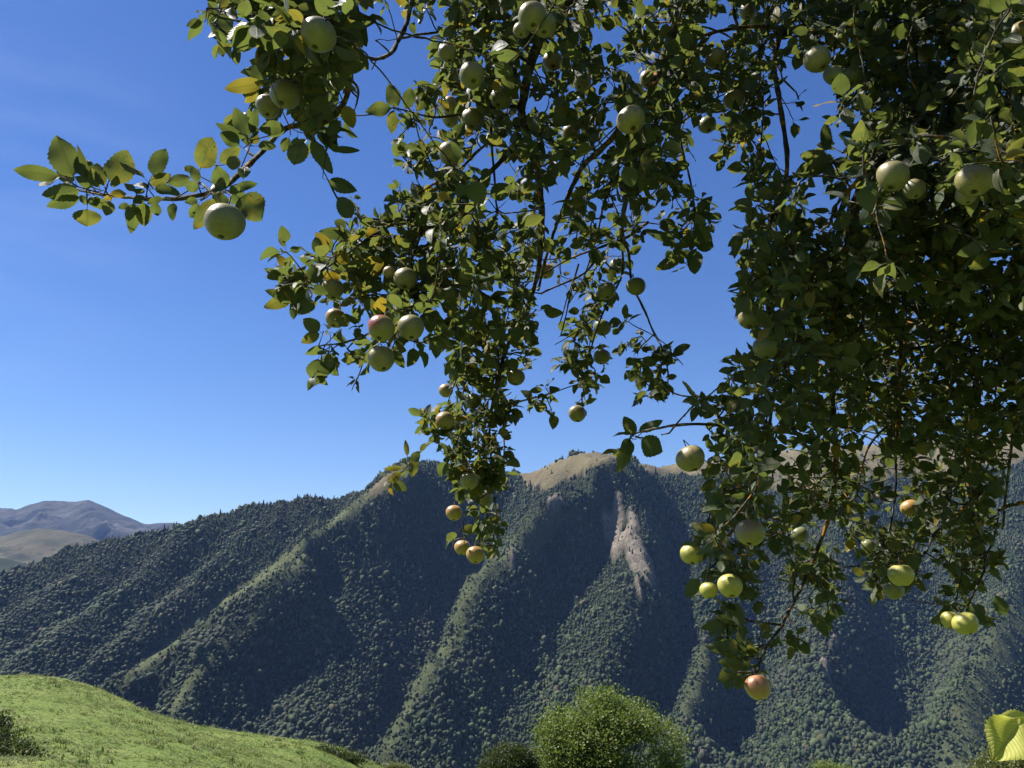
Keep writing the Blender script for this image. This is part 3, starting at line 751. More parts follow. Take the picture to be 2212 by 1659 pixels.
leafy_tree("knoll_shrub", B6, [(up_to(B6, x, y, D6), (a * k, a * k, b * k)) for x, y, a, b in [(698,1622,16,8),(720,1628,14,6),(745,1634,20,5),(770,1640,18,5)]], 0.04, 0.09, 420, MAT_LEAF_BUSH,
           "small dark shrub on the right shoulder of the meadow knoll", "bush", 9)
D7 = 41.0; k = D7 / FOC; B7 = ground_at(120, D7)
leafy_tree("crest_shrub", B7, [(up_to(B7, x, y, D7), (a * k, a * k, b * k)) for x, y, a, b in [(118,1477,9,4),(130,1479,7,3),(146,1483,6,3)]], 0.03, 0.07, 500, MAT_LEAF_BUSH,
           "tiny dark shrub near the crest of the meadow knoll", "bush", 10)
# ------------------------------------------------------------------ apples: place (photo x, y), width in photo px, kind, label
AP = [
(688,76,78,'g',"large shaded green apple topmost on the left branch, dark bruise at its left edge"),
(615,205,66,'g',"green apple with sunlit top edge, front one of the pair on the left branch"),
(579,231,54,'g',"pale green apple half hidden behind its neighbour in the left branch pair"),
(485,480,86,'g',"big green apple hanging lowest on the left branch under a dark leaf"),
(706,240,50,'d',"dull shaded apple tucked in the dark leaves right of the left branch pair"),
(1150,36,64,'g',"large pale green apple with a white glint at the top edge of the photo"),
(1175,54,56,'g',"green apple just behind and right of the big one at the top edge"),
(1126,66,36,'g',"small pale apple half hidden left below the top edge pair"),
(967,115,42,'g',"apple behind two long leaves left of the bright upper centre apple"),
(1020,163,58,'g',"bright green apple lit on its left side in the upper centre"),
(1082,214,48,'d',"dark shaded apple right below the bright upper centre apple"),
(973,228,40,'b',"pale rosy apple behind an orange leaf in the upper centre"),
(973,258,38,'g',"small green apple hidden under the rosy one behind the orange leaf"),
(1022,258,52,'g',"shaded green apple with a dark leaf in front, between rosy apple and limb"),
(972,332,52,'g',"bright green apple above a curled yellow leaf, left edge of the central branches"),
(1194,133,44,'b',"apple with cream-lit left side under the top edge pair"),
(1257,178,42,'g',"small round green apple deep in the leaves right of the lichened limb"),
(1401,172,42,'g',"green apple crossed by leaf shadows left of the upper right canopy"),
(1363,260,64,'s',"large yellowish apple with russet marks above the lichened limb"),
(1233,288,42,'s',"yellowish apple at the end of a pale twig left of the lichened limb"),
(1179,586,36,'r',"small pink-red and cream apple behind a bare diagonal twig"),
(1310,629,42,'d',"dark green apple left of two others under the diagonal twigs"),
(1374,619,42,'d',"dark green apple against the sky right of the diagonal twigs"),
(1334,575,38,'d',"small dark apple among leaves above the diagonal twig pair"),
(719,625,50,'g',"green apple under an orange leaf at the far left of the central branches"),
(876,603,52,'g',"shaded green apple behind a twig above the red-cheeked apple"),
(841,588,28,'b',"small apple peeking out left of the shaded one behind the twig"),
(725,688,46,'b',"cream-lit apple half covered by a leaf left of the red-cheeked apple"),
(824,710,62,'R',"red-cheeked apple with a purple blush, largest in the left central cluster"),
(888,708,60,'g',"green apple with a leaf shadow right of the red-cheeked apple"),
(824,776,60,'g',"green apple hanging directly below the red-cheeked apple"),
(1114,815,40,'g',"shaded green apple right of the dense hanging column, above the small leafy arm"),
(1301,708,38,'d',"dark apple high in the slim hanging spray right of centre"),
(1300,771,38,'d',"dark apple above the lowest green one in the slim hanging spray"),
(963,844,32,'b',"rosy lit apple at the upper left edge of the hanging column"),
(1022,867,38,'d',"dark apple hidden inside the middle of the hanging column"),
(961,909,42,'b',"yellow-pink apple on the left edge of the hanging column"),
(1247,894,40,'g',"green apple at the bottom tip of the slim hanging spray"),
(1013,1039,42,'g',"green apple in the lower hanging column just above the mountain skyline"),
(1047,1076,36,'g',"bright green apple right below the one at the skyline in the hanging column"),
(981,1108,36,'r',"orange-yellow apple sticking out left near the end of the hanging column"),
(999,1183,36,'r',"orange-brown apple, left and higher of the last pair on the hanging column"),
(1027,1199,40,'r',"orange-green apple at the very end of the hanging column"),
(1615,26,38,'g',"bright yellow-green apple at the top edge beside a lit leaf"),
(1637,44,34,'d',"dark apple touching the bright yellow-green one at the top edge"),
(1546,127,46,'s',"speckled dull apple in dark leaves below the top edge apples"),
(1586,216,46,'s',"russet cream-lit apple at the left of the upper right canopy"),
(1766,129,60,'g',"large grey-green apple against blue sky in the upper right canopy"),
(1800,163,42,'d',"dark apple below right of the large grey-green one"),
(1842,167,48,'d',"dark round apple between leaves, second right of the large grey-green one"),
(2002,115,42,'d',"dark green apple high in the upper right corner foliage"),
(1528,270,40,'d',"green apple in shade under the leafy arm left of the bare hanging twig"),
(1929,381,70,'g',"large shaded green apple right of the orange-lichened limb"),
(1975,409,46,'g',"smaller apple half behind the large one by the orange-lichened limb"),
(2105,391,76,'s',"very large mottled apple near the right edge of the photo"),
(2088,422,46,'g',"yellow-green apple peeking out beneath the very large mottled one"),
(2206,78,66,'s',"speckled apple cut by the right edge near the top corner"),
(1619,689,50,'g',"yellow-green apple lit at its left on the left edge of the right canopy"),
(1654,752,54,'d',"shaded apple behind leaves just below the lit one on the right canopy"),
(1955,753,40,'d',"dark apple hanging in the sky gaps of the right canopy"),
(1492,991,64,'s',"large speckled grey-green apple against the sky above the skyline"),
(1966,1098,40,'r',"apple with a pink top in the lower right canopy"),
(1621,1151,64,'B',"large apple with a dusky pink cheek in the lower right canopy"),
(1494,1197,50,'y',"bright yellow-green apple farthest left on the lower right boughs"),
(1577,1266,54,'y',"yellow-green apple with a leaf shadow below the dusky pink one"),
(1531,1275,40,'y',"small yellow-green apple left beside its leaf-shadowed neighbour"),
(1728,1155,36,'d',"shaded apple behind a dark leaf right of the dusky pink one"),
(1947,1243,54,'y',"yellow-green apple under a pale torn leaf in the lower right"),
(1931,1275,44,'d',"shaded apple directly below the one under the pale torn leaf"),
(2086,1347,54,'y',"yellow-green apple, right and front of the lowest pair on the right"),
(2053,1340,40,'y',"pale apple, left and behind in the lowest pair on the right"),
(1637,1485,58,'R2',"orange-pink apple hanging alone at the lowest tip of the tree"),
(1876,1180,32,'d',"small shaded apple among lit leaves right of the drooping limb"),
]
APX = np.array([(a[0], a[1], a[2]) for a in AP], float)
ADEP = np.clip(FOC * 0.071 / np.maximum(APX[:, 2], 34), 1.42, 3.55)
def depth_at(px, py):
    px = np.asarray(px, float); py = np.asarray(py, float)
    d2 = (px[..., None] - APX[:, 0]) ** 2 + (py[..., None] - APX[:, 1]) ** 2
    w = 1 / (d2 + 60.0 ** 2) ** 1.5 * (APX[:, 2] / 50)
    return (w * ADEP).sum(-1) / w.sum(-1)

# ------------------------------------------------------------------ the apple tree
MAT_BARK = bark_material("apple_bark", (0.028, 0.022, 0.018), (0.11, 0.09, 0.075), 60, lichen=True)
MAT_LEAF = leaf_material("apple_leaf", (0.018, 0.038, 0.020), (0.044, 0.076, 0.036), (0.120, 0.158, 0.080), (0.30, 0.385, 0.08), 0.34, 0.5, vein=True, spec=.3)
T0 = np.array([3.7, 3.3, float(ground_z(np.array([3.7]), np.array([3.3]))[0]) - .1])
FORK = np.array([3.45, 3.1, 2.2])
tree = empty("apple_tree", tuple(T0)); tag(tree, "old apple tree with lichened limbs and leafy branches drooping across the top and right", "tree")
OFF = np.asarray(T0)
A = Acc()
tp = smooth_path([T0, T0 + [-.02, .03, .7], T0 + [-.12, -.05, 1.6], FORK], .12)
A.tube(tp, np.linspace(.21, .15, len(tp)), 14, .06)
A.build("trunk", MAT_BARK, tree, OFF)
def W(*a): return np.array(a, float)
LIMBS = [
 [FORK, W(2.7, 2.7, 3.15), W(1.8, 2.3, 3.85), W(0.9, 1.9, 3.75), W(0.2, 1.6, 3.45), P(840, -200, 1.85), P(790, -70, 1.75)],
 [FORK, W(2.8, 3.1, 3.2), W(2.0, 3.1, 4.1), W(1.2, 2.9, 4.3), P(1400, -260, 2.5), P(1330, -90, 2.4)],
 [FORK, W(3.0, 2.8, 3.0), W(2.4, 2.5, 3.5), P(2400, -260, 2.1), P(2170, -190, 2.1)],
 [FORK, W(3.2, 3.4, 3.2), W(3.1, 3.3, 4.2), W(2.6, 3.4, 5.0)],
 [FORK, W(3.0, 2.2, 3.1), W(2.6, 1.0, 3.7), W(2.0, -.3, 3.9), W(1.4, -1.2, 3.8)],  # unseen limb added to carry the light-blocking clusters overhead
 [FORK, W(3.2, 2.9, 2.5), P(2650, 350, 2.5), P(2450, 420, 2.5), P(2300, 480, 2.5)],
]
LR = [(.095, .028), (.10, .035), (.085, .032), (.07, .02), (.08, .02), (.06, .02)]
for l, (r0, r1) in zip(LIMBS, LR):
    A = Acc(); p = smooth_path(l, .12); A.tube(p, np.linspace(r0, r1, len(p)), 10, .07); A.build("limb", MAT_BARK, tree, OFF)

def dz(l, o=0.0):
    """photo polyline -> world path at the depth of the foliage there"""
    a = np.array(l, float); d = depth_at(a[:, 0], a[:, 1])
    for _ in range(2): d[1:-1] = (d[:-2] + d[1:-1] + d[2:]) / 3
    return [P(x, y, q + o) for (x, y), q in zip(a, d)]
# every drooping branch: name-less list of twigs (polyline, thick radius, thin radius); each entry of BR is one branch part
BR = [
 dict(w=[([W(2.6, 1.0, 3.7), W(1.9, 1.0, 3.8), W(1.3, .9, 3.6), W(1.0, .8, 3.3)], .012, .004), ([W(2.0, -.3, 3.9), W(1.4, .1, 3.7), W(1.0, .3, 3.3)], .012, .004), ([W(1.4, -1.2, 3.8), W(1.2, -1.6, 3.4), W(1.3, -1.8, 2.9)], .01, .004),
         ([W(2.6, 1.0, 3.7), W(3.1, .5, 3.5), W(3.4, .2, 2.9)], .012, .004), ([W(2.0, -.3, 3.9), W(2.5, -.9, 3.6), W(2.8, -1.1, 3.0)], .012, .004)], l=[]),  # unseen overhead twigs added to hold leaves that block sky light
 dict(l=[([(790,-70),(760,0),(734,100),(754,167),(740,230),(690,270),(619,278),(556,341),(496,397),(456,415),(377,428),(286,423),(198,413),(159,397),(139,377)], .011, .0022),
         ([(745,-20),(671,20),(600,15),(552,50),(500,42),(472,36),(460,38)], .006, .002), ([(690,270),(640,200),(590,165)], .004, .0018), ([(556,341),(538,330),(532,320)], .004, .002), ([(552,50),(530,62)], .003, .002),
         ([(754,167),(776,200),(760,260)], .005, .0018), ([(456,415),(440,398),(430,390)], .003, .0018), ([(496,397),(486,392)], .003, .002), ([(190,412),(175,395)], .003, .0018)]),
 dict(l=[([(915,-80),(890,0),(878,50),(864,79),(844,115),(812,130),(781,131)], .0095, .0035), ([(1110,36),(1040,45),(967,67),(912,75),(872,83)], .006, .003), ([(844,115),(828,100),(812,88)], .003, .0018), ([(812,130),(808,140),(804,150)], .0025, .0018)]),
 dict(l=[([(1330,-90),(1250,-20),(1190,40),(1161,95),(1142,159),(1126,238),(1134,278),(1155,340),(1165,397),(1169,516),(1150,620),(1110,700),(1080,780),(1060,860),(1052,930),(1055,1000),(1060,1060),(1064,1120),(1056,1165)], .018, .0025),
         ([(1076,760),(1082,851),(1090,950),(1088,1000)], .005, .0022), ([(1052,930),(1020,980),(1010,1020)], .003, .002), ([(1100,720),(1030,770),(985,820),(965,870)], .004, .002),
         ([(1085,880),(1120,868),(1183,851),(1243,831)], .004, .002), ([(1000,860),(990,900),(945,922),(930,954),(898,986),(874,1013),(850,1033)], .004, .0018),
         ([(1060,1060),(1010,1100),(1000,1140),(1005,1165)], .003, .0018)]),
 dict(l=[([(1150,140),(1100,180),(1065,250),(1062,300),(1066,357),(1072,436),(1078,464),(1064,482)], .006, .003), ([(1128,300),(1060,370),(1000,420),(930,470),(900,530),(875,600),(860,670),(800,720),(740,740),(690,745)], .009, .0022),
         ([(930,470),(860,480),(790,520),(720,570),(660,600),(600,618)], .006, .0018), ([(870,610),(860,640),(840,660)], .004, .002), ([(740,450),(720,410),(700,370),(688,350)], .003, .0012), ([(860,480),(780,470),(740,450)], .004, .002)]),
 dict(l=[([(1120,230),(1060,230),(1000,245),(939,254),(872,238),(850,235)], .006, .0018), ([(1110,270),(1040,320),(980,370),(900,345),(870,338)], .006, .002), ([(1150,140),(1080,100),(1010,110),(950,190)], .006, .002), ([(980,370),(900,420),(850,440)], .004,.002)]),
 dict(l=[([(1500,-90),(1460,40),(1420,160),(1380,230),(1340,278),(1300,320),(1261,357),(1240,400),(1205,480),(1180,560),(1165,620)], .016, .005),
         ([(1370,250),(1310,420),(1290,500),(1260,600),(1230,650)], .006, .002), ([(1295,549),(1263,589),(1215,612),(1168,633)], .0055, .0035), ([(1400,480),(1350,515),(1302,533),(1223,565),(1160,605)], .006, .003),
         ([(1250,570),(1235,620),(1220,680),(1208,720)], .0035, .0025), ([(1240,600),(1222,650),(1205,700)], .003, .002)]),
 dict(l=[([(1460,40),(1440,200),(1400,300),(1360,400),(1340,494),(1354,553),(1358,613),(1382,664),(1400,710),(1414,740),(1425,780),(1430,850)], .010, .0022), ([(1340,494),(1345,590),(1310,660),(1280,740),(1262,830),(1256,875)], .005, .002),
         ([(1425,775),(1455,770),(1475,790)], .0025, .0015), ([(1300,680),(1240,720),(1200,745)], .003, .0018)]),
 dict(l=[([(1440,120),(1455,220),(1471,317),(1487,377),(1498,436),(1500,512),(1490,560)], .006, .002), ([(1500,500),(1450,510),(1430,500)], .003, .0018), ([(1500,480),(1530,470)], .003, .0015)]),
 dict(l=[([(1760,-80),(1700,40),(1672,130),(1681,194),(1689,246),(1701,337),(1697,389),(1685,417),(1665,476),(1655,575),(1658,660),(1670,730),(1677,795),(1665,886),(1649,977),(1642,1050),(1612,1110),(1560,1160),(1535,1215),(1530,1250)], .010, .0025),
         ([(1655,780),(1600,840),(1550,900)], .004, .002), ([(1655,910),(1580,918),(1490,915),(1431,921),(1371,935),(1350,965)], .006, .0022), ([(1460,917),(1445,935),(1428,938)], .003, .002), ([(1612,1110),(1620,1130),(1622,1140)], .004, .003), ([(1640,1070),(1600,1180),(1580,1240)], .004, .002)]),
 dict(l=[([(1690,60),(1640,110),(1645,214),(1641,294),(1630,345)], .006, .002), ([(1700,60),(1600,60),(1500,90),(1430,180)], .008, .003), ([(1600,60),(1560,140),(1550,230)], .004, .002), ([(1690,170),(1720,200),(1725,215)], .004, .002)]),
 dict(l=[([(2170,-190),(2130,-60),(2090,100),(2000,250),(1899,349),(1860,405),(1844,476),(1825,560),(1800,700),(1800,850),(1804,1001),(1792,1100),(1776,1159),(1740,1247),(1713,1302),(1689,1350),(1657,1397),(1641,1435),(1636,1450)], .017, .0035),
         ([(1870,373),(1830,415),(1808,440),(1790,490)], .007, .003), ([(1825,560),(1750,620),(1690,650)], .005, .002), ([(1689,1350),(1640,1345),(1600,1335),(1590,1300)], .004, .002), ([(1700,1330),(1722,1360),(1722,1385)], .003, .0018)]),
 dict(l=[([(1960,300),(1900,345),(1840,350),(1790,348),(1770,345)], .005, .002), ([(1880,120),(1850,200),(1800,260)], .006, .002), ([(2000,60),(1900,60),(1800,70),(1740,100)], .008, .003)]),
 dict(l=[([(2000,260),(1960,400),(1955,600),(1943,787),(1939,945),(1935,1045),(1925,1130),(1900,1190)], .009, .003), ([(1940,900),(1880,960),(1850,1060)], .005, .002), ([(1950,640),(2010,720),(2030,800)], .005, .002)]),
 dict(l=[([(2300,480),(2200,560),(2130,720),(2100,880),(2090,1001),(2094,1080),(2125,1207),(2113,1255),(2094,1298),(2085,1325)], .013, .003), ([(2090,1090),(2022,1151),(1998,1195),(1960,1218)], .006, .003), ([(2125,1207),(2150,1160),(2160,1100)], .004, .002)]),
 dict(l=[([(2330,460),(2260,700),(2200,900),(2180,1050),(2170,1150)], .010, .003), ([(2250,-60),(2210,100),(2180,250),(2150,400),(2110,520),(2040,640)], .012, .004)]),
]
# rows of foliage read from the photograph: y, then (x0, x1, density)
ROWS = {
0:[(455,790,.8),(822,935,.35),(960,1385,1.1),(1420,1700,1.3),(1700,2212,1.6)],
40:[(455,785,.8),(860,935,.3),(967,1305,1.1),(1310,1350,.35),(1352,1520,1.2),(1590,1690,1.4),(1690,2212,1.6)],
80:[(455,520,.7),(560,780,.9),(950,1290,1.1),(1352,1520,1.2),(1585,1700,1.4),(1710,2212,1.6)],
120:[(640,755,.7),(950,1285,1.1),(1310,1345,.3),(1365,1700,1.4),(1725,1750,.4),(1790,2212,1.5)],
160:[(545,775,.9),(945,1290,1.1),(1290,1370,.45),(1390,1690,1.3),(1800,2212,1.6)],
200:[(545,775,1.1),(900,1300,1.0),(1340,1690,1.3),(1800,2212,1.5)],
240:[(520,560,.5),(640,750,1.2),(850,890,.5),(925,1320,1.1),(1340,1660,1.2),(1695,1750,.5),(1800,2212,1.6)],
280:[(640,740,.8),(845,880,.5),(915,1320,1.0),(1330,1500,1.0),(1545,1660,1.2),(1850,2212,1.6)],
320:[(900,1045,.9),(1070,1240,1.1),(1250,1510,1.0),(1560,1665,1.1),(1850,2212,1.6)],
360:[(870,1050,.9),(1115,1230,.9),(1260,1490,.9),(1610,1680,.6),(1860,2212,1.6)],
400:[(825,870,.4),(895,1050,1.0),(1080,1180,.6),(1250,1470,.9),(1625,1750,.8),(1810,2212,1.6)],
440:[(740,790,.3),(850,1060,1.1),(1090,1180,.5),(1230,1400,1.0),(1450,1540,.5),(1625,1750,1.0),(1800,2212,1.6)],
480:[(725,790,.5),(800,1190,1.1),(1210,1390,1.0),(1420,1540,.7),(1630,1760,1.1),(1780,2212,1.7)],
520:[(725,1090,1.2),(1110,1220,.8),(1230,1360,.9),(1440,1520,.7),(1600,2212,1.5)],
560:[(600,620,.3),(680,1180,1.2),(1180,1280,.5),(1290,1370,.8),(1480,1500,.4),(1610,2212,1.6)],
600:[(605,1150,1.2),(1200,1380,.7),(1600,2212,1.7)],
640:[(610,730,.7),(760,940,.9),(990,1165,1.1),(1240,1350,.8),(1600,2212,1.7)],
680:[(700,740,.7),(780,950,.9),(970,1180,1.2),(1235,1310,.9),(1345,1370,.3),(1640,2212,1.6)],
720:[(670,800,.7),(820,910,.8),(920,1170,1.2),(1210,1310,.9),(1330,1400,.25),(1620,2212,1.6)],
760:[(670,860,.8),(970,1160,1.3),(1215,1330,.9),(1345,1460,.9),(1620,2212,1.6)],
800:[(680,690,.3),(735,780,.5),(970,1145,1.3),(1205,1310,.9),(1360,1455,1.0),(1570,2212,1.5)],
840:[(965,1095,1.4),(1140,1195,.6),(1230,1290,.9),(1380,1445,.9),(1570,2212,1.4)],
880:[(950,1115,1.4),(1135,1200,.6),(1220,1290,.8),(1500,2212,1.3)],
920:[(900,1060,1.1),(1075,1095,.6),(1350,1410,.3),(1510,1690,1.2),(1700,1860,1.1),(1900,2212,1.3)],
960:[(915,955,.4),(985,1100,1.1),(1345,1360,.4),(1540,1680,1.1),(1710,1850,1.1),(1880,2160,1.2)],
1000:[(850,905,.3),(965,1095,1.2),(1550,1680,1.1),(1710,1850,1.1),(1870,1990,.7),(2040,2180,1.0)],
1040:[(840,850,.2),(985,1095,1.3),(1545,1640,1.0),(1690,1900,1.1),(1960,2170,1.0)],
1080:[(1025,1080,1.0),(1540,1660,1.0),(1690,1850,1.2),(1860,1920,.9),(1960,2140,1.1)],
1120:[(975,1000,.3),(1020,1095,.9),(1520,1580,.9),(1650,1750,1.2),(1810,1900,.8),(1960,2150,1.1)],
1160:[(975,985,.3),(1020,1080,.7),(1500,1570,.8),(1650,1760,1.1),(1830,2000,1.2),(2020,2170,1.0)],
1200:[(1540,1640,.9),(1700,1800,1.2),(1850,2000,1.3),(2010,2170,.9)],
1240:[(1535,1640,.9),(1700,1820,1.3),(1860,1990,1.0),(2070,2140,.6)],
1280:[(1500,1530,.6),(1600,1640,.6),(1770,1825,1.0),(1890,1910,.5),(2060,2090,.4)],
1320:[(1555,1600,1.0),(1735,1800,.9),(2030,2130,.5)],
1360:[(1545,1610,1.1),(1640,1690,.5),(1710,1730,.4)],
1400:[(1545,1610,1.1),(1625,1660,.7),(1718,1725,.3)],
1440:[(1560,1610,1.0),(1625,1660,.6)],
}
cl = []
for y0, row in ROWS.items():
    for x0, x1, dn in row:
        a0, a1 = (x0 + 8, x1 - 8) if x1 - x0 > 40 else (x0, x1)
        if x1 >= 2212: a1 = 2300
        dn *= .95 if 800 < x0 < 1500 else 1.0
        nn = dn * max(a1 - a0, 22) * 40 / 1600 * (4.5 if y0 < 1000 else 5.6) * (1.45 if 900 < x0 < 1100 and y0 > 780 else 1.0)
        nn = int(nn) + (rng.random() < nn % 1)
        if x0 < 800 and y0 < 400: nn = int(nn * .85)
        for _ in range(nn): cl.append((rng.uniform(a0, a1), y0 + rng.uniform(-20, 20), 0))
# the canopy goes on above and to the right of what the photograph shows
for _ in range(1000): 
    x = rng.uniform(560, 2700); y = rng.uniform(-420, -25)
    if x < 1500 and y < -110: continue
    cl.append((x, y, 1))
for _ in range(420): cl.append((rng.uniform(2300, 2750), rng.uniform(-25, 1150), 1))
for _ in range(750): cl.append((rng.uniform(1280, 2600), rng.uniform(-450, -30), 2))  # extra unseen clusters added above to shade the right-hand foliage
for _ in range(330): cl.append((rng.uniform(1780, 2350), rng.uniform(-20, 880), 3))  # back layer of clusters added to block light from the right foliage
cl = np.array(cl)
cd = depth_at(cl[:, 0], cl[:, 1]) + np.where(cl[:, 2] == 2, rng.uniform(0, 1.2, len(cl)), 0) + np.where(cl[:, 2] == 3, rng.uniform(.3, .9, len(cl)), 0)
sd = np.where(cl[:, 0] > 1540, .30, np.where((cl[:, 0] > 930) & (cl[:, 1] < 720), .26, .10))
sd = np.where((cl[:, 1] > 1180), .10, sd)
cd = cd + rng.normal(0, 1, len(cl)) * sd + np.where(cl[:, 0] > 1750, .15, .05) * 1.0
cd = np.clip(cd, 1.35, 3.9)
CW = PP(cl[:, 0], cl[:, 1], cd)

# unseen canopy over the camera, added to keep sky light off the right foliage
q = np.stack([rng.uniform(.7, 3.7, 1500), rng.uniform(-2.0, 1.9, 1500), rng.uniform(2.3, 4.3, 1500)], -1)
u, v, dd = project(q); q = q[((v < -60) | (dd < .12)) & (np.hypot(q[:, 0] - 1.0, q[:, 1]) > .5)][:950]
cl = np.vstack([cl, np.stack([np.full(len(q), 1500.0), np.full(len(q), -500.0), np.full(len(q), 4.0)], -1)]); CW = np.vstack([CW, q])

# tree graph: skeleton nodes first, then every leaf cluster is tied to its nearest neighbour
SK, SKB, SKR, SKT = [], [], [], []
woods = [Acc() for _ in BR]; foli = [Acc() for _ in BR]
for bi, b_ in enumerate(BR):
    for l, r0, r1 in b_.get('w', []) + b_['l']:
        p = smooth_path(l if len(l[0]) == 3 else dz(l), .022)
        p = p + np.cumsum(rng.normal(0, .0009, p.shape), 0) * np.linspace(0, 1, len(p))[:, None]
        rr = np.linspace(r0, r1, len(p)) * (1 + .12 * np.sin(np.arange(len(p)) * 1.3 + bi))
        woods[bi].tube(p, rr, 8, .13)
        for q in range(0, len(p), 2):
            SK.append(p[q]); SKB.append(bi); SKT.append(p[min(q + 1, len(p) - 1)] - p[max(q - 1, 0)])
SK = np.array(SK); nsk = len(SK)
# apple stems also hang from this graph
# axis of each apple (stem end up), tilted so the eye shows below
ap_info = []
for i, (x, y, w, kd, lb) in enumerate(AP):
    d = ADEP[i] if w >= 34 else ADEP[i] * 1.02
    dia = w / FOC * d
    axis = np.array([rng.normal(0, .16), .22 + rng.normal(0, .13), 1.0]); axis /= np.linalg.norm(axis)
    c_ = P(x, y, d); ap_info.append((c_, dia / 2, axis))
# overlapping pairs: put the rear one behind
PAIR = [(2,1),(6,5),(7,5),(8,9),(12,11),(26,25),(44,43),(48,47),(53,52),(55,54),(65,64),(68,67),(70,69),(13,10)]
for a, b_ in PAIR:
    c_, r_, ax = ap_info[a]; c2, r2, _ = ap_info[b_]
    dnew = project(c2[None])[2][0] + (r_ + r2) * .85
    x, y, w = AP[a][:3]; ap_info[a] = (P(x, y, dnew), w / FOC * dnew / 2, ax)
STEM = np.array([c_ + ax * r_ * 1.42 for c_, r_, ax in ap_info])
# keep leaf clusters out of the apples' fruit
AC = np.array([c_ for c_, _, _ in ap_info]); AR = np.array([r_ for _, r_, _ in ap_info])
def clear_view(Wp, pad_px, keep_prob):
    """thin the clusters that would hide an apple the photograph shows in full"""
    u, v, d = project(Wp); ok = np.ones(len(Wp), bool)
    for (x, y, w, kd, lb), (c_, r_, ax) in zip(AP, ap_info):
        da = project(c_[None])[2][0]
        rad = w * .5 + pad_px * (2.0 / da)
        hit = (np.hypot(u - x, v - y) < rad) & (d < da + r_ * .6)
        ok &= ~hit | (rng.random(len(Wp)) < keep_prob)
        ok &= np.linalg.norm(Wp - c_, axis=1) > r_ * 1.05
    return ok
LIT = [i for i, a in enumerate(AP) if a[3] in ('b', 'r', 'y', 'R2', 'R', 's') or (a[0], a[1]) in ((1020,163),(972,332),(615,205),(579,231),(1619,689),(1615,26),(1150,36),(485,480),(1247,894),(1947,1243))]
def sun_gap(Wp, keep_prob):
    """openings in the foliage through which the sun reaches the fruit that is lit in the photograph"""
    ok = np.ones(len(Wp), bool); s = np.array(sun_dir)
    for i in LIT:
        c_, r_, ax = ap_info[i]; v = Wp - c_; t = v @ s
        dd = np.linalg.norm(v - t[:, None] * s, axis=1)
        ok &= ~((t > 0) & (dd < r_ * .95)) | (rng.random(len(Wp)) < keep_prob)
    v = Wp - P(2180, 1590, 1.25); t = v @ s; dd = np.linalg.norm(v - t[:, None] * s, axis=1)
    return ok & ~((t > 0) & (dd < .07))
# stretches of lichened limb that stay in view
SEEN = [(([(1352,262),(1300,320),(1261,357),(1238,402)]), 15, .3), ([(1899,349),(1860,405),(1844,476)], 14, .2), ([(1870,373),(1830,415),(1808,440)], 11, .25), ([(1161,95),(1142,159),(1128,220)], 13, .4), ([(1740,1247),(1713,1302),(1689,1350),(1657,1397)], 12, .3), ([(1302,533),(1223,565),(1160,605)], 8, .3), ([(1295,549),(1263,589),(1168,633)], 8, .3), ([(1382,664),(1400,710),(1414,735)], 12, .1), ([(1684,200),(1690,250),(1701,337)], 18, .05)]
def show_wood(Wp):
    u, v, dd = project(Wp); ok = np.ones(len(Wp), bool)
    for ln, rad, kp in SEEN: ok &= (seg_dist(u, v, ln) > rad) | (rng.random(len(Wp)) < kp)
    return ok
ok = clear_view(CW, 12, .06) & sun_gap(CW, .08) & show_wood(CW)
CW, cl = CW[ok], cl[ok]
nodes = np.vstack([SK, STEM, CW]); N = len(nodes); na0 = nsk; nc0 = nsk + len(STEM)
parent = np.full(N, -1); bid = np.full(N, -1); bid[:nsk] = SKB
intree = np.zeros(N, bool); intree[:nsk] = True
plen = np.zeros(N)
rest = np.arange(nsk, N)
best = np.full(N, 1e9); bp = np.full(N, -1)
for i in rest:
    dd = np.linalg.norm(SK - nodes[i], axis=1) * 1.12; j = dd.argmin(); best[i] = dd[j]; bp[i] = j
alive = np.zeros(N, bool); alive[rest] = True
order = []
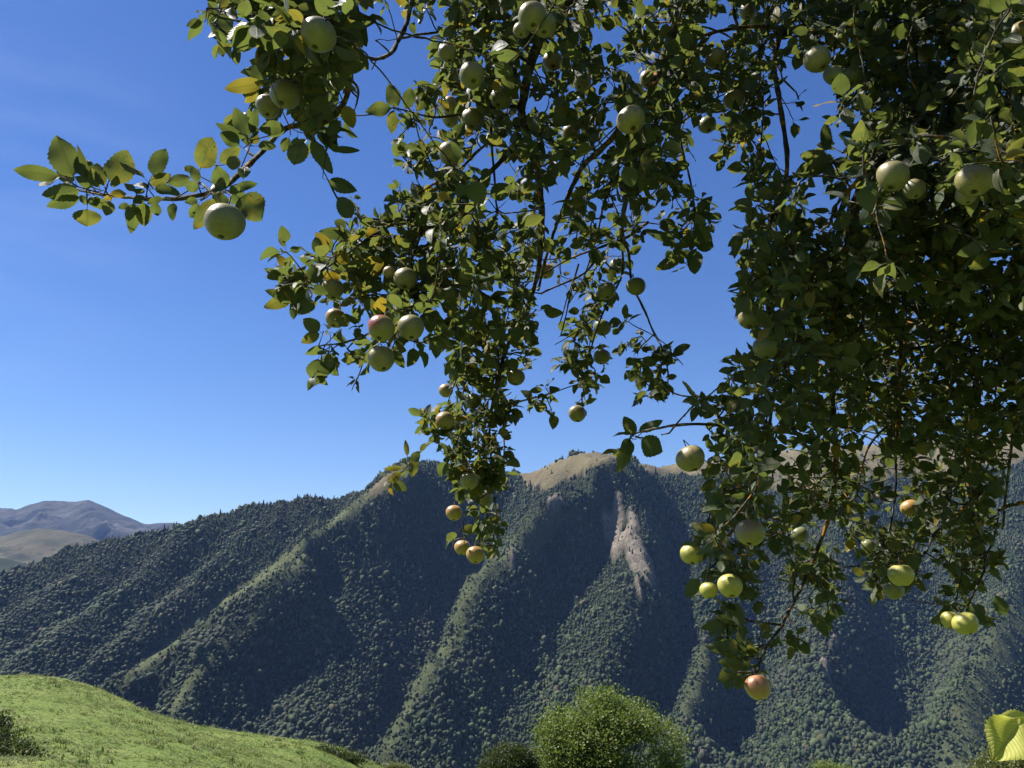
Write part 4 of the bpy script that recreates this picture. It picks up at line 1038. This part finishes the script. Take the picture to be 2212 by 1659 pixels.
# each join costs its length plus part of the way back to the bough
for _ in range(len(rest)):
    i = np.where(alive, best, 1e9).argmin()
    parent[i] = bp[i]; bid[i] = bid[bp[i]]; alive[i] = False; order.append(i)
    L = np.linalg.norm(nodes[i] - nodes[bp[i]]); plen[i] = plen[bp[i]] + L
    if i < nc0: continue               # nothing grows from an apple
    dd = np.linalg.norm(nodes - nodes[i], axis=1) + .35 * plen[i]
    up_ = alive & (dd < best); best[up_] = dd[up_]; bp[up_] = i
desc = np.ones(N)
for i in reversed(order): 
    if parent[i] >= nsk: desc[parent[i]] += desc[i]
tang = np.zeros((N, 3)); tang[:nsk] = np.array(SKT)
for i in order:
    v = nodes[i] - nodes[parent[i]]; tang[i] = v / (np.linalg.norm(v) + 1e-9)
for i in order:
    a, b_ = nodes[parent[i]], nodes[i]; L = np.linalg.norm(b_ - a)
    if L < 1e-4: continue
    ta = tang[parent[i]]; ta = ta / (np.linalg.norm(ta) + 1e-9)
    if parent[i] < nsk: ta = (b_ - a) / L * .7 + ta * .5 + rng.normal(0, .2, 3)
    m1 = a + ta * L * .33 + rng.normal(0, .05, 3) * L; m2 = b_ - (b_ - a) * .3 + np.array([0, 0, .06 * L]) + rng.normal(0, .05, 3) * L
    k = max(3, int(L / .018)); t = np.linspace(0, 1, k)[:, None]
    p = (1 - t) ** 3 * a + 3 * (1 - t) ** 2 * t * m1 + 3 * (1 - t) * t * t * m2 + t ** 3 * b_
    if k > 4: p[1:-1] += rng.normal(0, .0012, (k - 2, 3))
    r_e = .00125 + .00055 * math.sqrt(desc[i]) if i >= nc0 else .0013
    r_s = r_e * 1.15
    woods[bid[i]].tube(p, np.linspace(r_s, r_e, k), 5 if r_e > .0018 else 4, .12)

# ---- leaves
def leaf_template(rows, cols, serr=0.0):
    s = np.linspace(0, 1, rows); u = np.linspace(-1, 1, cols)
    w = np.sin(np.pi * s ** .82) ** .75; w[0] = 0.02; w[-1] = 0.0
    S, U = np.meshgrid(s, u, indexing='ij'); Wd = np.repeat(w[:, None], cols, 1)
    if serr:
        z = np.where(np.arange(rows) % 2 == 0, 1 + serr, 1 - serr * .4); Wd = Wd * np.where(np.abs(U) > .9, z[:, None], 1)
    return S.ravel(), (U * Wd).ravel(), U.ravel(), grid_faces(rows, cols)
TPL = {0: leaf_template(7, 3), 1: leaf_template(17, 5, .07)}
def add_leaves(acc, base, dirv, nrm, L, Wd, tone, tpl=0, pet=0.25, curl=None, fold=None, wavy=0.05):
    """acc gets len(base) leaves: petiole starts at base, blade follows"""
    N = len(base)
    if N == 0: return
    dirv = dirv / np.linalg.norm(dirv, axis=1, keepdims=True)
    nrm = nrm - (nrm * dirv).sum(1, keepdims=True) * dirv; nrm /= np.linalg.norm(nrm, axis=1, keepdims=True) + 1e-9
    side = np.cross(dirv, nrm)
    s, wv, u, F = TPL[tpl]
    curl = rng.normal(.22, .22, N) if curl is None else curl
    fold = rng.uniform(.05, .55, N) if fold is None else fold
    asym = rng.uniform(.85, 1.15, N)
    th = curl[:, None] * s[None] * 1.6
    # arc: integrate angle -> closed form
    c_ = np.where(np.abs(curl[:, None] * 1.6) < 1e-3, 1e-3, curl[:, None] * 1.6)
    ly = np.sin(c_ * s) / c_; lz = -(1 - np.cos(c_ * s)) / c_
    lx = wv[None] * np.where(u[None] > 0, asym[:, None], 2 - asym[:, None]) * .5
    ph = rng.uniform(0, 6.28, (N, 1))
    X_ = lx * Wd[:, None] * np.cos(fold[:, None])
    Z_ = np.abs(lx) * Wd[:, None] * np.sin(fold[:, None]) + lz * L[:, None] + wavy * Wd[:, None] * np.sin(s * 9 + ph + u * 1.2) * np.abs(u)
    Y_ = ly * L[:, None]
    b0 = base + dirv * (pet * L)[:, None] - nrm * (pet * L * .08)[:, None]
    V = b0[:, None] + X_[..., None] * side[:, None] + Y_[..., None] * dirv[:, None] + Z_[..., None] * nrm[:, None]
    n1 = V.shape[1]
    C = np.repeat(tone, n1, 0); U = np.tile(np.stack([u * .5, s], -1), (N, 1))
    Fq = (np.arange(N)[:, None, None] * n1 + F[None]).reshape(-1, 4)
    acc.add(V.reshape(-1, 3), Fq, None, C, U)
    # petiole: thin three-sided stalk
    r = (.00065 + .010 * Wd * .6)[:, None] * .7
    pts = np.stack([base, b0 + dirv * L[:, None] * .03], 1)
    off = np.stack([side * r, (-side * .5 + nrm * .87) * r, (-side * .5 - nrm * .87) * r], 1)
    V = (pts[:, :, None] + off[:, None]).reshape(-1, 3)
    q = np.array([[0, 1, 4, 3], [1, 2, 5, 4], [2, 0, 3, 5]])
    Fq = (np.arange(N)[:, None, None] * 6 + q[None]).reshape(-1, 4)
    acc.add(V, Fq, None, np.repeat(np.stack([np.full(N, .9), tone[:, 1] * 0, tone[:, 2] * 0], -1), 6, 0), np.zeros((N * 6, 2)) + [.4, .5])

MEANW = {}
for bi in range(len(BR)):
    ids = np.array([i for i in range(nc0, N) if bid[i] == bi])
    if len(ids) == 0: continue
    npl = rng.integers(4, 8, len(ids)); rep = np.repeat(np.arange(len(ids)), npl); n = len(rep)
    B = nodes[ids][rep] + rng.normal(0, .004, (n, 3)); Tg = tang[ids][rep]
    rd = rng.normal(size=(n, 3)); rd /= np.linalg.norm(rd, axis=1, keepdims=True)
    dv = rd * .95 + Tg * .45 + np.array([-.05, -.05, -.12])
    nr = rng.normal(size=(n, 3)) * .75 + np.array([-.25, -.30, .75])
    u_, v_, d_ = project(nodes[ids]); 
    size = np.where(v_ < -20, 1.15, np.where((v_ > 1180) & (u_ < 1720), .8, np.where((u_ < 800) & (v_ < 420), 1.12, np.where(u_ > 1520, .90, 1.0))))[rep]
    L = rng.uniform(.028, .061, n) * size * np.where(rng.random(n) < .15, .7, 1) * 1.04
    Wd = L * rng.uniform(.52, .80, n)
    # leaves must not poke into fruit or hide the apples the photo shows
    mid = B + dv / np.linalg.norm(dv, axis=1, keepdims=True) * L[:, None] * .8
    k = clear_view(mid, 2, .12) & sun_gap(mid, .10) & show_wood(mid)
    B, dv, nr, L, Wd, rep = B[k], dv[k], nr[k], L[k], Wd[k], rep[k]; n = len(B)
    nt = np.clip(rng.normal(.45, .28, n), 0, 1)
    # yellowing is commoner on the left of the central mass
    pu = u_[rep]; yp = np.where((pu < 1150) & (pu > 560), .07, .025)
    yl = np.where(rng.random(n) < yp, rng.uniform(.35, 1.0, n), 0) 
    yl = np.maximum(yl, np.clip(rng.normal(.02, .07, n), 0, .25))
    tn = np.stack([nt, yl, rng.random(n)], -1)
    add_leaves(foli[bi], B, dv, nr, L, Wd, tn, 0, pet=.28)

# ---- single leaves read one by one from the photograph (left branch and prominent leaves): base, tip, width px, tone, yellow
def zA(x, y): return (21.9 + .2530 * x, 263.3 + .2530 * y)
def zB(x, y): return (373.1 + .1984 * x, .1984 * y)
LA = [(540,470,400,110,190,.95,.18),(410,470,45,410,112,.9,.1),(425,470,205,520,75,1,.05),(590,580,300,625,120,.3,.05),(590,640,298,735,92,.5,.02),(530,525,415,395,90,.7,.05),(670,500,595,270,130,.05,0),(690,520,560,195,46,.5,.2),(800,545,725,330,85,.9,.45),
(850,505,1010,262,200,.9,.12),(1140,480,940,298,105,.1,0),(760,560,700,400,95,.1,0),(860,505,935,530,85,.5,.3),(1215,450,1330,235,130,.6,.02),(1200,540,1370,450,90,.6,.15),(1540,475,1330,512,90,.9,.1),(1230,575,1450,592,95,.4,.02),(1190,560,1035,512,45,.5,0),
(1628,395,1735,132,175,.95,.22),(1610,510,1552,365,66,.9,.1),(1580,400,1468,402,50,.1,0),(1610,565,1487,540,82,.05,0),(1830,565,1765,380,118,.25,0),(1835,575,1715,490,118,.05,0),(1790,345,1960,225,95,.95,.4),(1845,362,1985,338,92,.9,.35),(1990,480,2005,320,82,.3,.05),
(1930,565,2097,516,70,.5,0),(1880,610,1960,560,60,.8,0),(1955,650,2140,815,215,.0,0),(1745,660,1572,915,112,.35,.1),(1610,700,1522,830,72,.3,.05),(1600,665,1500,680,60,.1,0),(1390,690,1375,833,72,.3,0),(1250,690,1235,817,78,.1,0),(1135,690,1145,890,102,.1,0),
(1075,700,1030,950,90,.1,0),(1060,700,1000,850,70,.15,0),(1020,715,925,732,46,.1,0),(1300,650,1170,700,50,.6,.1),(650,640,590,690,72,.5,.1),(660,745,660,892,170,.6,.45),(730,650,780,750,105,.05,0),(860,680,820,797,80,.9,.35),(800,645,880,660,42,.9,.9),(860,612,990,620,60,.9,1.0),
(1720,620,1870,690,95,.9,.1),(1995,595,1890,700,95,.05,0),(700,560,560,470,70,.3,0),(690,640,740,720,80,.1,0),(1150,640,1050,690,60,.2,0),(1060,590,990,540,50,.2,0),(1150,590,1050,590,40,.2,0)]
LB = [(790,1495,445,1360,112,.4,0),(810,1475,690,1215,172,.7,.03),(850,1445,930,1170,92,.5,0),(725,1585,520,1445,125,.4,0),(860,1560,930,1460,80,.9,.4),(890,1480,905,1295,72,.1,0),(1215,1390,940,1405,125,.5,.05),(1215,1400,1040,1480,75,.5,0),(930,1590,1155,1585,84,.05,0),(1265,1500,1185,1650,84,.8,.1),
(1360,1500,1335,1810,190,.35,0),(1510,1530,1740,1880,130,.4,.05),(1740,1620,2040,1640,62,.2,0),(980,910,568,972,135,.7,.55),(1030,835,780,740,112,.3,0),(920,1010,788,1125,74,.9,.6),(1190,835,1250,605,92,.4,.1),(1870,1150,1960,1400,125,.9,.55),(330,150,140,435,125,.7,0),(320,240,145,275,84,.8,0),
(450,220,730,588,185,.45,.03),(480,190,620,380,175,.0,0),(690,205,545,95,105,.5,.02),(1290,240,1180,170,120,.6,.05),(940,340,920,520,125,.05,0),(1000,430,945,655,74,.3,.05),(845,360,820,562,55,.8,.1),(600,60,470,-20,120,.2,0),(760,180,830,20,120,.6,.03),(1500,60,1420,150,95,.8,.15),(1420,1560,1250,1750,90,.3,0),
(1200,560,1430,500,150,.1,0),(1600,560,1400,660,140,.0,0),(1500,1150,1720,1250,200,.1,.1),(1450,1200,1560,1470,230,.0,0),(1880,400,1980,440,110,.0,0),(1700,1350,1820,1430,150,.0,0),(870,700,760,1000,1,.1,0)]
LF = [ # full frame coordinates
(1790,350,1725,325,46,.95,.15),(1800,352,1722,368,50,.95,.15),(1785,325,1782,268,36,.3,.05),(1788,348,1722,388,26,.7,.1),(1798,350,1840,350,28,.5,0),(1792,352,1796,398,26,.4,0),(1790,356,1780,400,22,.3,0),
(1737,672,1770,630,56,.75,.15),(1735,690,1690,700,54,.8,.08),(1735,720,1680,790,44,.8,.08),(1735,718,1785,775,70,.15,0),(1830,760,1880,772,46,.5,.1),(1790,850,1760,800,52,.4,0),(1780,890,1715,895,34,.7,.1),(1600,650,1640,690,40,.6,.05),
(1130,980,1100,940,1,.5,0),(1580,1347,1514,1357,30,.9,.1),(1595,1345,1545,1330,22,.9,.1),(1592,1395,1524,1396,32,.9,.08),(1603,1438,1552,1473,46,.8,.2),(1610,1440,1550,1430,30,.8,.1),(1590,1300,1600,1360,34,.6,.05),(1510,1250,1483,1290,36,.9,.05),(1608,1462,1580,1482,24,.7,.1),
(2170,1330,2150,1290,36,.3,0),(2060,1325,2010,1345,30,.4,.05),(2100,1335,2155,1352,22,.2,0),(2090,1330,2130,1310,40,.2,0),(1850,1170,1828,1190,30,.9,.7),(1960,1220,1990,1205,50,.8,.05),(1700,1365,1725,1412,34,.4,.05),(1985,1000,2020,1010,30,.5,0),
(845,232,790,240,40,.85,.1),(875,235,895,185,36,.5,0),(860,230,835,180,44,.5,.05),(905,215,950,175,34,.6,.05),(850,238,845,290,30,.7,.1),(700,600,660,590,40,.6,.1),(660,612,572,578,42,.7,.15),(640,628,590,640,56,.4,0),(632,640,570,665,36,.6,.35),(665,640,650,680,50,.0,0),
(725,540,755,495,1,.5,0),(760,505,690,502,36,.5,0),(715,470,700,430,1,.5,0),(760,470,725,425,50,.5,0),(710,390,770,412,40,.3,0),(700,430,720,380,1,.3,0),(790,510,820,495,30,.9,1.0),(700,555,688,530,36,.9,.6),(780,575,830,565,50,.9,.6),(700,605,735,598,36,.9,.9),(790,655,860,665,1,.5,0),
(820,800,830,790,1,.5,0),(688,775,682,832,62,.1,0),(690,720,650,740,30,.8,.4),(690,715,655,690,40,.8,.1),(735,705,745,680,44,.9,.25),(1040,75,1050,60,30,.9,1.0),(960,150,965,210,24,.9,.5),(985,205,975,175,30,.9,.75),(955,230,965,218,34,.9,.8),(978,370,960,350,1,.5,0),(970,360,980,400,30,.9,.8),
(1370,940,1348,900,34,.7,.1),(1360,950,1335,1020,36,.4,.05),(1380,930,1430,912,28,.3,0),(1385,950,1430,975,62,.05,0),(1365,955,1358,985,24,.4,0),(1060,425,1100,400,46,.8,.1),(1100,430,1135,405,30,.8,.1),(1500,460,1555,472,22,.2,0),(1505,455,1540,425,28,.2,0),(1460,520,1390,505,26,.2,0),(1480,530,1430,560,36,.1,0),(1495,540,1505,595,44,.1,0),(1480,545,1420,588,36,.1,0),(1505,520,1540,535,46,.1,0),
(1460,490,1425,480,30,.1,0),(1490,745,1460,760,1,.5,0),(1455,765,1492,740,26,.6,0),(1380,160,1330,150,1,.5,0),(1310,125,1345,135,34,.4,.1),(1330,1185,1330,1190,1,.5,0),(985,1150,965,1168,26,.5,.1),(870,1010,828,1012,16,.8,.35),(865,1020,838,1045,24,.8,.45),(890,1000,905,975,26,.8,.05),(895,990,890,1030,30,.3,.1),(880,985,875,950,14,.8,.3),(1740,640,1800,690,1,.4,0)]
JOIN = []
def listed(L, f, ws):
    for bx, by, tx, ty, w, tn, yl in L:
        if w < 5: continue
        pet = .22; a, b_ = f(bx, by), f(tx, ty); w = w * ws
        d = float(depth_at(a[0], a[1])) + rng.uniform(-.02, .02)
        if a[0] < 780 and a[1] < 500: d = float(np.clip(d, 1.42, 1.8))
        d -= .03
        # tie it to the nearest wood of the graph seen there
        W0 = P(*a, d)
        d2 = d + rng.uniform(-.022, .022); T1 = P(*b_, d2)
        dv = T1 - W0; L_ = np.linalg.norm(dv)
        view = W0 - np.array([0, 0, CAMZ]); view /= np.linalg.norm(view)
        nr = -view * rng.choice([1, 1, -1]) + rng.normal(0, .28, 3)
        Wm = w / FOC * d * 1.28; W0 = W0 - dv * pet
        js = np.linalg.norm(nodes[:nsk] - W0, axis=1); j = js.argmin(); q = nodes[j]; bj = bid[j]
        for q2, b2 in JOIN:
            if np.linalg.norm(q2 - W0) * 1.5 + .004 < np.linalg.norm(q - W0): q, bj = q2, b2
        JOIN.append((W0, bj))
        pet = .22
        add_leaves(foli[bj], (W0)[None], dv[None], nr[None], np.array([L_ * 1.02]), np.array([Wm]), np.array([[tn, yl, rng.random()]]), 1, pet=pet,
                   curl=np.array([rng.normal(.1, .16)]), fold=np.array([rng.uniform(.05, .35)]), wavy=.07)
        # short spur from the branch to the stalk
        gap = np.linalg.norm(q - W0)
        if .004 < gap < .16:
            t = np.linspace(0, 1, 5)[:, None]; p = q + (W0 - q) * t + np.array([0, 0, -.04 * gap]) * np.sin(t * 3.14)
            woods[bj].tube(p, np.linspace(.0017, .0011, 5), 4, .1)
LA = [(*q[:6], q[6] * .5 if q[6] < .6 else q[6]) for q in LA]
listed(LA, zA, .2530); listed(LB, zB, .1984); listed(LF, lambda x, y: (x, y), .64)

nleaf = 0
for bi in range(len(BR)):
    br_o = woods[bi].build("branch", MAT_BARK, tree, OFF)
    if foli[bi].V:
        fo = foli[bi].build("foliage", MAT_LEAF, br_o, OFF)
        nleaf += len(foli[bi].U)
print("clusters", len(CW), "verts foliage", sum(f.n for f in foli))

# ------------------------------------------------------------------ apples
def apple_mesh(name, mat, seed):
    rs = random.Random(seed); nv, nu = 30, 36; V = []
    q = rs.uniform(.90, .96)
    for i in range(nv + 1):
        t = math.pi * i / nv
        for j in range(nu):
            a = 2 * math.pi * j / nu
            r = 1 + .035 * math.cos(t) - .0
            x = math.sin(t) * (1 + .06 * math.cos(t)) * r
            z = math.cos(t) * q
            z -= .30 * math.exp(-(x / .27) ** 2) if t < math.pi / 2 else -.17 * math.exp(-(x / .24) ** 2)
            lob = 1 + .022 * math.cos(5 * a + seed) * (1 - math.cos(t)) / 2 + .03 * math.cos(a * 2 + seed) + .05 * math.cos(a + seed * 2) * math.cos(t) + .014 * math.cos(a * 3 + 2 * seed)
            V.append((x * lob * math.cos(a), x * lob * math.sin(a), z))
    V = np.array(V); F = []
    for i in range(nv):
        for j in range(nu): F.append((i * nu + j, (i + 1) * nu + j, (i + 1) * nu + (j + 1) % nu, i * nu + (j + 1) % nu))
    o = mesh_from(name, V, np.array(F), mat); 
    bpy.context.scene.collection.objects.unlink(o); me = o.data; bpy.data.objects.remove(o)
    bm = bmesh.new(); bm.from_mesh(me); bmesh.ops.remove_doubles(bm, verts=bm.verts, dist=1e-4); bm.to_mesh(me); bm.free()
    for p in me.polygons: p.use_smooth = True
    return me
def apple_mat(name, base, base2, blush, amount, russet):
    m = NT(name); tc = m.n("TexCoord").outputs["Object"]; oi = m.n("ObjectInfo").outputs["Random"]
    vm = m.n("VectorMath", operation='ADD'); m.link(tc, vm.inputs[0]); cb = m.n("CombineXYZ")
    for i in range(3): m.link(m.math('MULTIPLY', oi, 17.0 + 9 * i), cb.inputs[i])
    m.link(cb.outputs[0], vm.inputs[1]); v = vm.outputs[0]
    n1 = m.noise(v, 1.6, 4, 0.6); n2 = m.noise(v, 9, 4, 0.6)
    c = m.ramp(n1, [(0.35, base), (0.65, base2)])
    # streaky blush on the cheek that grew towards the sun (object -X)
    sx = m.n("SeparateXYZ"); m.link(tc, sx.inputs[0])
    str_ = m.n("Mapping"); m.link(v, str_.inputs[0]); str_.inputs["Scale"].default_value = (7, 7, 1.1)
    f = m.math('ADD', m.math('MULTIPLY', sx.outputs[0], -.75), m.math('MULTIPLY', sx.outputs[2], .35))
    f = m.math('ADD', f, m.math('MULTIPLY', m.math('SUBTRACT', m.noise(str_.outputs[0], 1.0, 4, .6), .5), .9))
    f = m.math('ADD', f, m.math('MULTIPLY', m.math('SUBTRACT', n1, .5), 1.2))
    f = m.ramp(f, [(0.10, 0), (0.75, 1)])
    c = m.mix(m.math('MULTIPLY', f, amount), c, blush)
    vor = m.n("TexVoronoi"); m.link(v, vor.inputs["Vector"]); vor.inputs["Scale"].default_value = 9
    dots = m.ramp(vor.outputs["Distance"], [(0.05, 0.55), (0.11, 0.0)])
    c = m.mix(dots, c, (0.42, 0.40, 0.24) if russet < .5 else (0.14, 0.10, 0.05))
    c = m.mix(m.math('MULTIPLY', m.ramp(m.noise(v, 3.4, 6, .75), [(0.54, 0), (0.62, 1)]), russet), c, (0.16, 0.12, 0.06))
    # basin round the eye and the stalk turns brown
    rr = m.n("VectorMath", operation='LENGTH'); cx = m.n("CombineXYZ"); m.link(sx.outputs[0], cx.inputs[0]); m.link(sx.outputs[1], cx.inputs[1]); m.link(cx.outputs[0], rr.inputs[0])
    eye = m.math('MULTIPLY', m.ramp(m.math('ADD', rr.outputs["Value"], m.math('MULTIPLY', n2, .2)), [(0.24, 1), (0.36, 0)]), .7)
    c = m.mix(eye, c, (0.13, 0.11, 0.04))
    b = m.n("BsdfPrincipled", Base_Color=c, Roughness=0.40, Specular_IOR_Level=0.45)
    b.inputs["Subsurface Weight"].default_value = 0.0
    m.link(m.bump(n2, .12, .02), b.inputs["Normal"])
    m.link(b.outputs[0], m.out.inputs[0]); return m.m
G1, G2 = (0.30, 0.305, 0.14), (0.39, 0.385, 0.19)
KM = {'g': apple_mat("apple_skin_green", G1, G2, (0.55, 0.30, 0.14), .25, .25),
      'd': apple_mat("apple_skin_shaded_green", (0.25, 0.28, 0.12), (0.33, 0.35, 0.16), (0.45, 0.26, 0.12), .1, .12),  # green skin darkened in its colour for apples hanging in shade
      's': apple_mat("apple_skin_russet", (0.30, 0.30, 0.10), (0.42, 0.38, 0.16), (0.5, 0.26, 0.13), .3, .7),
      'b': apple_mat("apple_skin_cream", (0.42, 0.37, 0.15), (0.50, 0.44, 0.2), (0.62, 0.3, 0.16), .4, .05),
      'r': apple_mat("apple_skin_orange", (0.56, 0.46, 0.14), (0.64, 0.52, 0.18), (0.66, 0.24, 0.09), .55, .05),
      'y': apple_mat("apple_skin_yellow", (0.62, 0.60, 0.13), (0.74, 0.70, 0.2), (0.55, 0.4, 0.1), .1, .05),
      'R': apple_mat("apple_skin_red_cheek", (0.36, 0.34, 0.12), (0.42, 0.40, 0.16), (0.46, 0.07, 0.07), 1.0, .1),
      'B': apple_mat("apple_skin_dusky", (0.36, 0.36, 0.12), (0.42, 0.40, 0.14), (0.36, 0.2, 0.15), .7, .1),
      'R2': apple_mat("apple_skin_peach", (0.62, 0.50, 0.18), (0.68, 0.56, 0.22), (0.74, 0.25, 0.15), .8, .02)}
mm = NT("apple_stalk"); bb = mm.n("BsdfPrincipled", Base_Color=mm.ramp(mm.noise(mm.n("NewGeometry").outputs["Position"], 300, 3), [(0.3, (0.05, 0.035, 0.02)), (0.7, (0.13, 0.10, 0.05))]), Roughness=.8); mm.link(bb.outputs[0], mm.out.inputs[0]); MAT_STALK = mm.m
A = Acc(); A.tube([(0, 0, .60), (.015, .01, .85), (.01, 0, 1.15), (0, 0, 1.42)], [.045, .035, .035, .05], 6, .05); stem_o = A.build("stem", MAT_STALK); stem_me = stem_o.data; bpy.data.objects.remove(stem_o)
A = Acc()
for i in range(5):
    a = i * 1.2566; ca, sa_ = math.cos(a), math.sin(a)
    A.tube([(ca * .05, sa_ * .05, -.72), (ca * .10, sa_ * .10, -.80), (ca * .11 + .03 * sa_, sa_ * .11, -.88), (ca * .06, sa_ * .06, -.92)], [.035, .04, .025, .006], 5)
cal_o = A.build("calyx", MAT_STALK); cal_me = cal_o.data; bpy.data.objects.remove(cal_o)
body = {}
for i, ((x, y, w, kd, lb), (c_, r_, ax)) in enumerate(zip(AP, ap_info)):
    key = (kd, i % 2)
    if key not in body: body[key] = apple_mesh("apple", KM[kd], hash(kd) % 7 + i % 2 if False else (ord(kd[0]) % 7 + i % 2))
    o = bpy.data.objects.new("apple", body[key]); scene.collection.objects.link(o)
    az = Vector(ax); 
    q = az.to_track_quat('Z', 'Y').to_matrix()
    # turn about the stalk so the local -X cheek faces the light
    sd_ = q.inverted() @ (sun_dir * .7 + Vector((-.15, -.6, 0))); ang_ = math.atan2(-sd_.y, -sd_.x) + rng.normal(0, .35)
    q = q @ Matrix.Rotation(ang_, 3, 'Z')
    M = q.to_4x4(); M.translation = Vector(c_); s_ = r_ / 1.03
    o.matrix_world = M @ Matrix.Scale(s_, 4)
    tag(o, lb, "apple", "apples hanging on the old apple tree")
    for nm, me in (("stem", stem_me), ("calyx", cal_me)):
        ch = bpy.data.objects.new(nm, me); scene.collection.objects.link(ch); ch.parent = o

# ------------------------------------------------------------------ young vine at the right edge
MAT_VINE = leaf_material("vine_leaf", (0.65, 0.70, 0.12), (0.85, 0.88, 0.18), (1.0, 0.98, 0.3), (1.3, 1.35, 0.2), 0.48, 0.5, vein=True, spec=.25)
D8 = 1.25
vb = P(2330, 1900, D8); vb[2] = float(ground_z(vb[0:1], vb[1:2])[0])
vine = empty("vine_shoot", tuple(vb)); tag(vine, "young vine shoot with big yellow-green leaves at the lower right edge", "vine plant")
A = Acc(); vp = smooth_path([vb, P(2330, 1900, D8), P(2290, 1760, D8), P(2262, 1640, D8), P(2275, 1560, D8), P(2310, 1500, D8)], .03); A.tube(vp, np.linspace(.006, .0022, len(vp)), 7, .06)
A.build("stem", MAT_BARK_FAR, vine, vb)
def vine_leaf(tipp, basep, wid, d, dn, nrm, seed):
    rs = np.random.default_rng(seed); a = P(*basep, d); t = P(*tipp, d + dn); dv = t - a; L = np.linalg.norm(dv); dv /= L
    nr = np.array(nrm, float); nr -= nr.dot(dv) * dv; nr /= np.linalg.norm(nr); sd2 = np.cross(dv, nr)
    W_ = wid / FOC * d; rows, cols = 22, 13; s = np.linspace(0, 1, rows); u = np.linspace(-1, 1, cols)
    S, U = np.meshgrid(s, u, indexing='ij')
    w = np.interp(S, [0, .06, .2, .38, .55, .68, .8, .92, 1], [.32, .66, .92, 1.0, .86, .62, .38, .17, 0.01]) * .5
    w = w * (1 + .05 * np.sin(S * 70) * (np.abs(U) > .95))
    lob = -.14 * (np.abs(U) > .15) * np.clip(.12 - S, 0, 1) / .12 * np.sin(np.pi * np.abs(U))   # heart-shaped base
    Xl = U * w * W_; Yl = (S + lob) * L; Zl = np.abs(U) * w * W_ * .35 - .10 * L * S ** 2 + .035 * W_ * np.sin(S * 8 + seed) * U + .03 * W_ * np.cos(U * 5 + S * 6)
    V = a + Xl[..., None] * sd2 + Yl[..., None] * dv + Zl[..., None] * nr
    A = Acc(); n = rows * cols; A.add(V.reshape(-1, 3), grid_faces(rows, cols), None, np.tile([[.7, .12, .3]], (n, 1)), np.stack([U.ravel() * .5, S.ravel()], -1))
    j = np.linalg.norm(vp - a, axis=1).argmin(); p = smooth_path([vp[j], (vp[j] + a) / 2 + [0, 0, .006], a + dv * .004], .012)
    A2 = tube_arrays(p, np.linspace(.0014, .0011, len(p)), 5); A.add(*A2[:3], C=np.tile([[.6, .1, .3]], (len(A2[0]), 1)), U=np.zeros((len(A2[0]), 2)) + [.4, .5])
    A.build("leaf", MAT_VINE, vine, vb)
vine_leaf((2143,1643), (2202,1568), 102, D8, -.01, (-.35, -.85, .35), 1)
vine_leaf((2146,1552), (2226,1572), 60, D8 + .03, .0, (-.25, -.75, .55), 2)
vine_leaf((2180,1640), (2226,1580), 62, D8 + .03, .0, (-.2, -.8, .5), 3)
vine_leaf((2330,1600), (2268,1590), 90, D8, .0, (-.3, -.6, .6), 4)
vine_leaf((2310,1450), (2300,1505), 60, D8, .0, (-.3, -.6, .6), 5)

# a bird soaring before the mountain
bd = 120.0; bc = P(1200, 998, bd)
V = []; 
A = Acc(); A.tube([bc + [-.22, 0, .02], bc + [-.1, 0, 0], bc + [.08, 0, 0], bc + [.2, 0, .03], bc + [.26, 0, .03]], [.02, .06, .075, .05, .015], 8)
body_o = A.build("bird", bark_material("bird_feathers", (0.02, 0.018, 0.015), (0.05, 0.04, 0.03), 30), off=bc); body_o.location = bc
tag(body_o, "dark bird soaring in the sky just left of the rounded brown summit", "bird")
for sgn in (1, -1):
    s = np.linspace(0, 1, 7); ch = .2 * (1 - .75 * s); xx = .05 - .12 * s ** 2
    p = np.stack([xx, sgn * s * .7, .16 * np.sin(s * 1.9)], -1)
    V = np.concatenate([p + np.stack([ch / 2, 0 * s, 0 * s + .004], -1), p - np.stack([ch / 2, 0 * s, 0 * s], -1), p - [0, 0, .012]])
    i = np.arange(6); F = np.concatenate([np.stack([i, i + 1, i + 8, i + 7], -1), np.stack([i + 7, i + 8, i + 15, i + 14], -1), np.stack([i + 14, i + 15, i + 1, i], -1)])
    mesh_from("wing", V, F, body_o.data.materials[0], body_o)
# ------------------------------------------------------------------ haze
m = NT("haze_air")
v = m.n("VolumePrincipled"); v.inputs["Color"].default_value = (0.28, 0.48, 1.0, 1)
v.inputs["Density"].default_value = 0.00002; v.inputs["Anisotropy"].default_value = 0.0
m.link(v.outputs[0], m.out.inputs["Volume"])
bm = bmesh.new(); bmesh.ops.create_cube(bm, size=1.0)
me = bpy.data.meshes.new("haze"); bm.to_mesh(me); bm.free()
me.materials.append(m.m)
hz = bpy.data.objects.new("haze", me); scene.collection.objects.link(hz)
HZ0, HZ1 = -560.0, 1700.0
hz.scale = (34000, 34000, HZ1 - HZ0); hz.location = (0, 0, (HZ0 + HZ1) / 2)
tag(hz, "thin blue haze filling the air of the valley", "haze", kind="stuff")
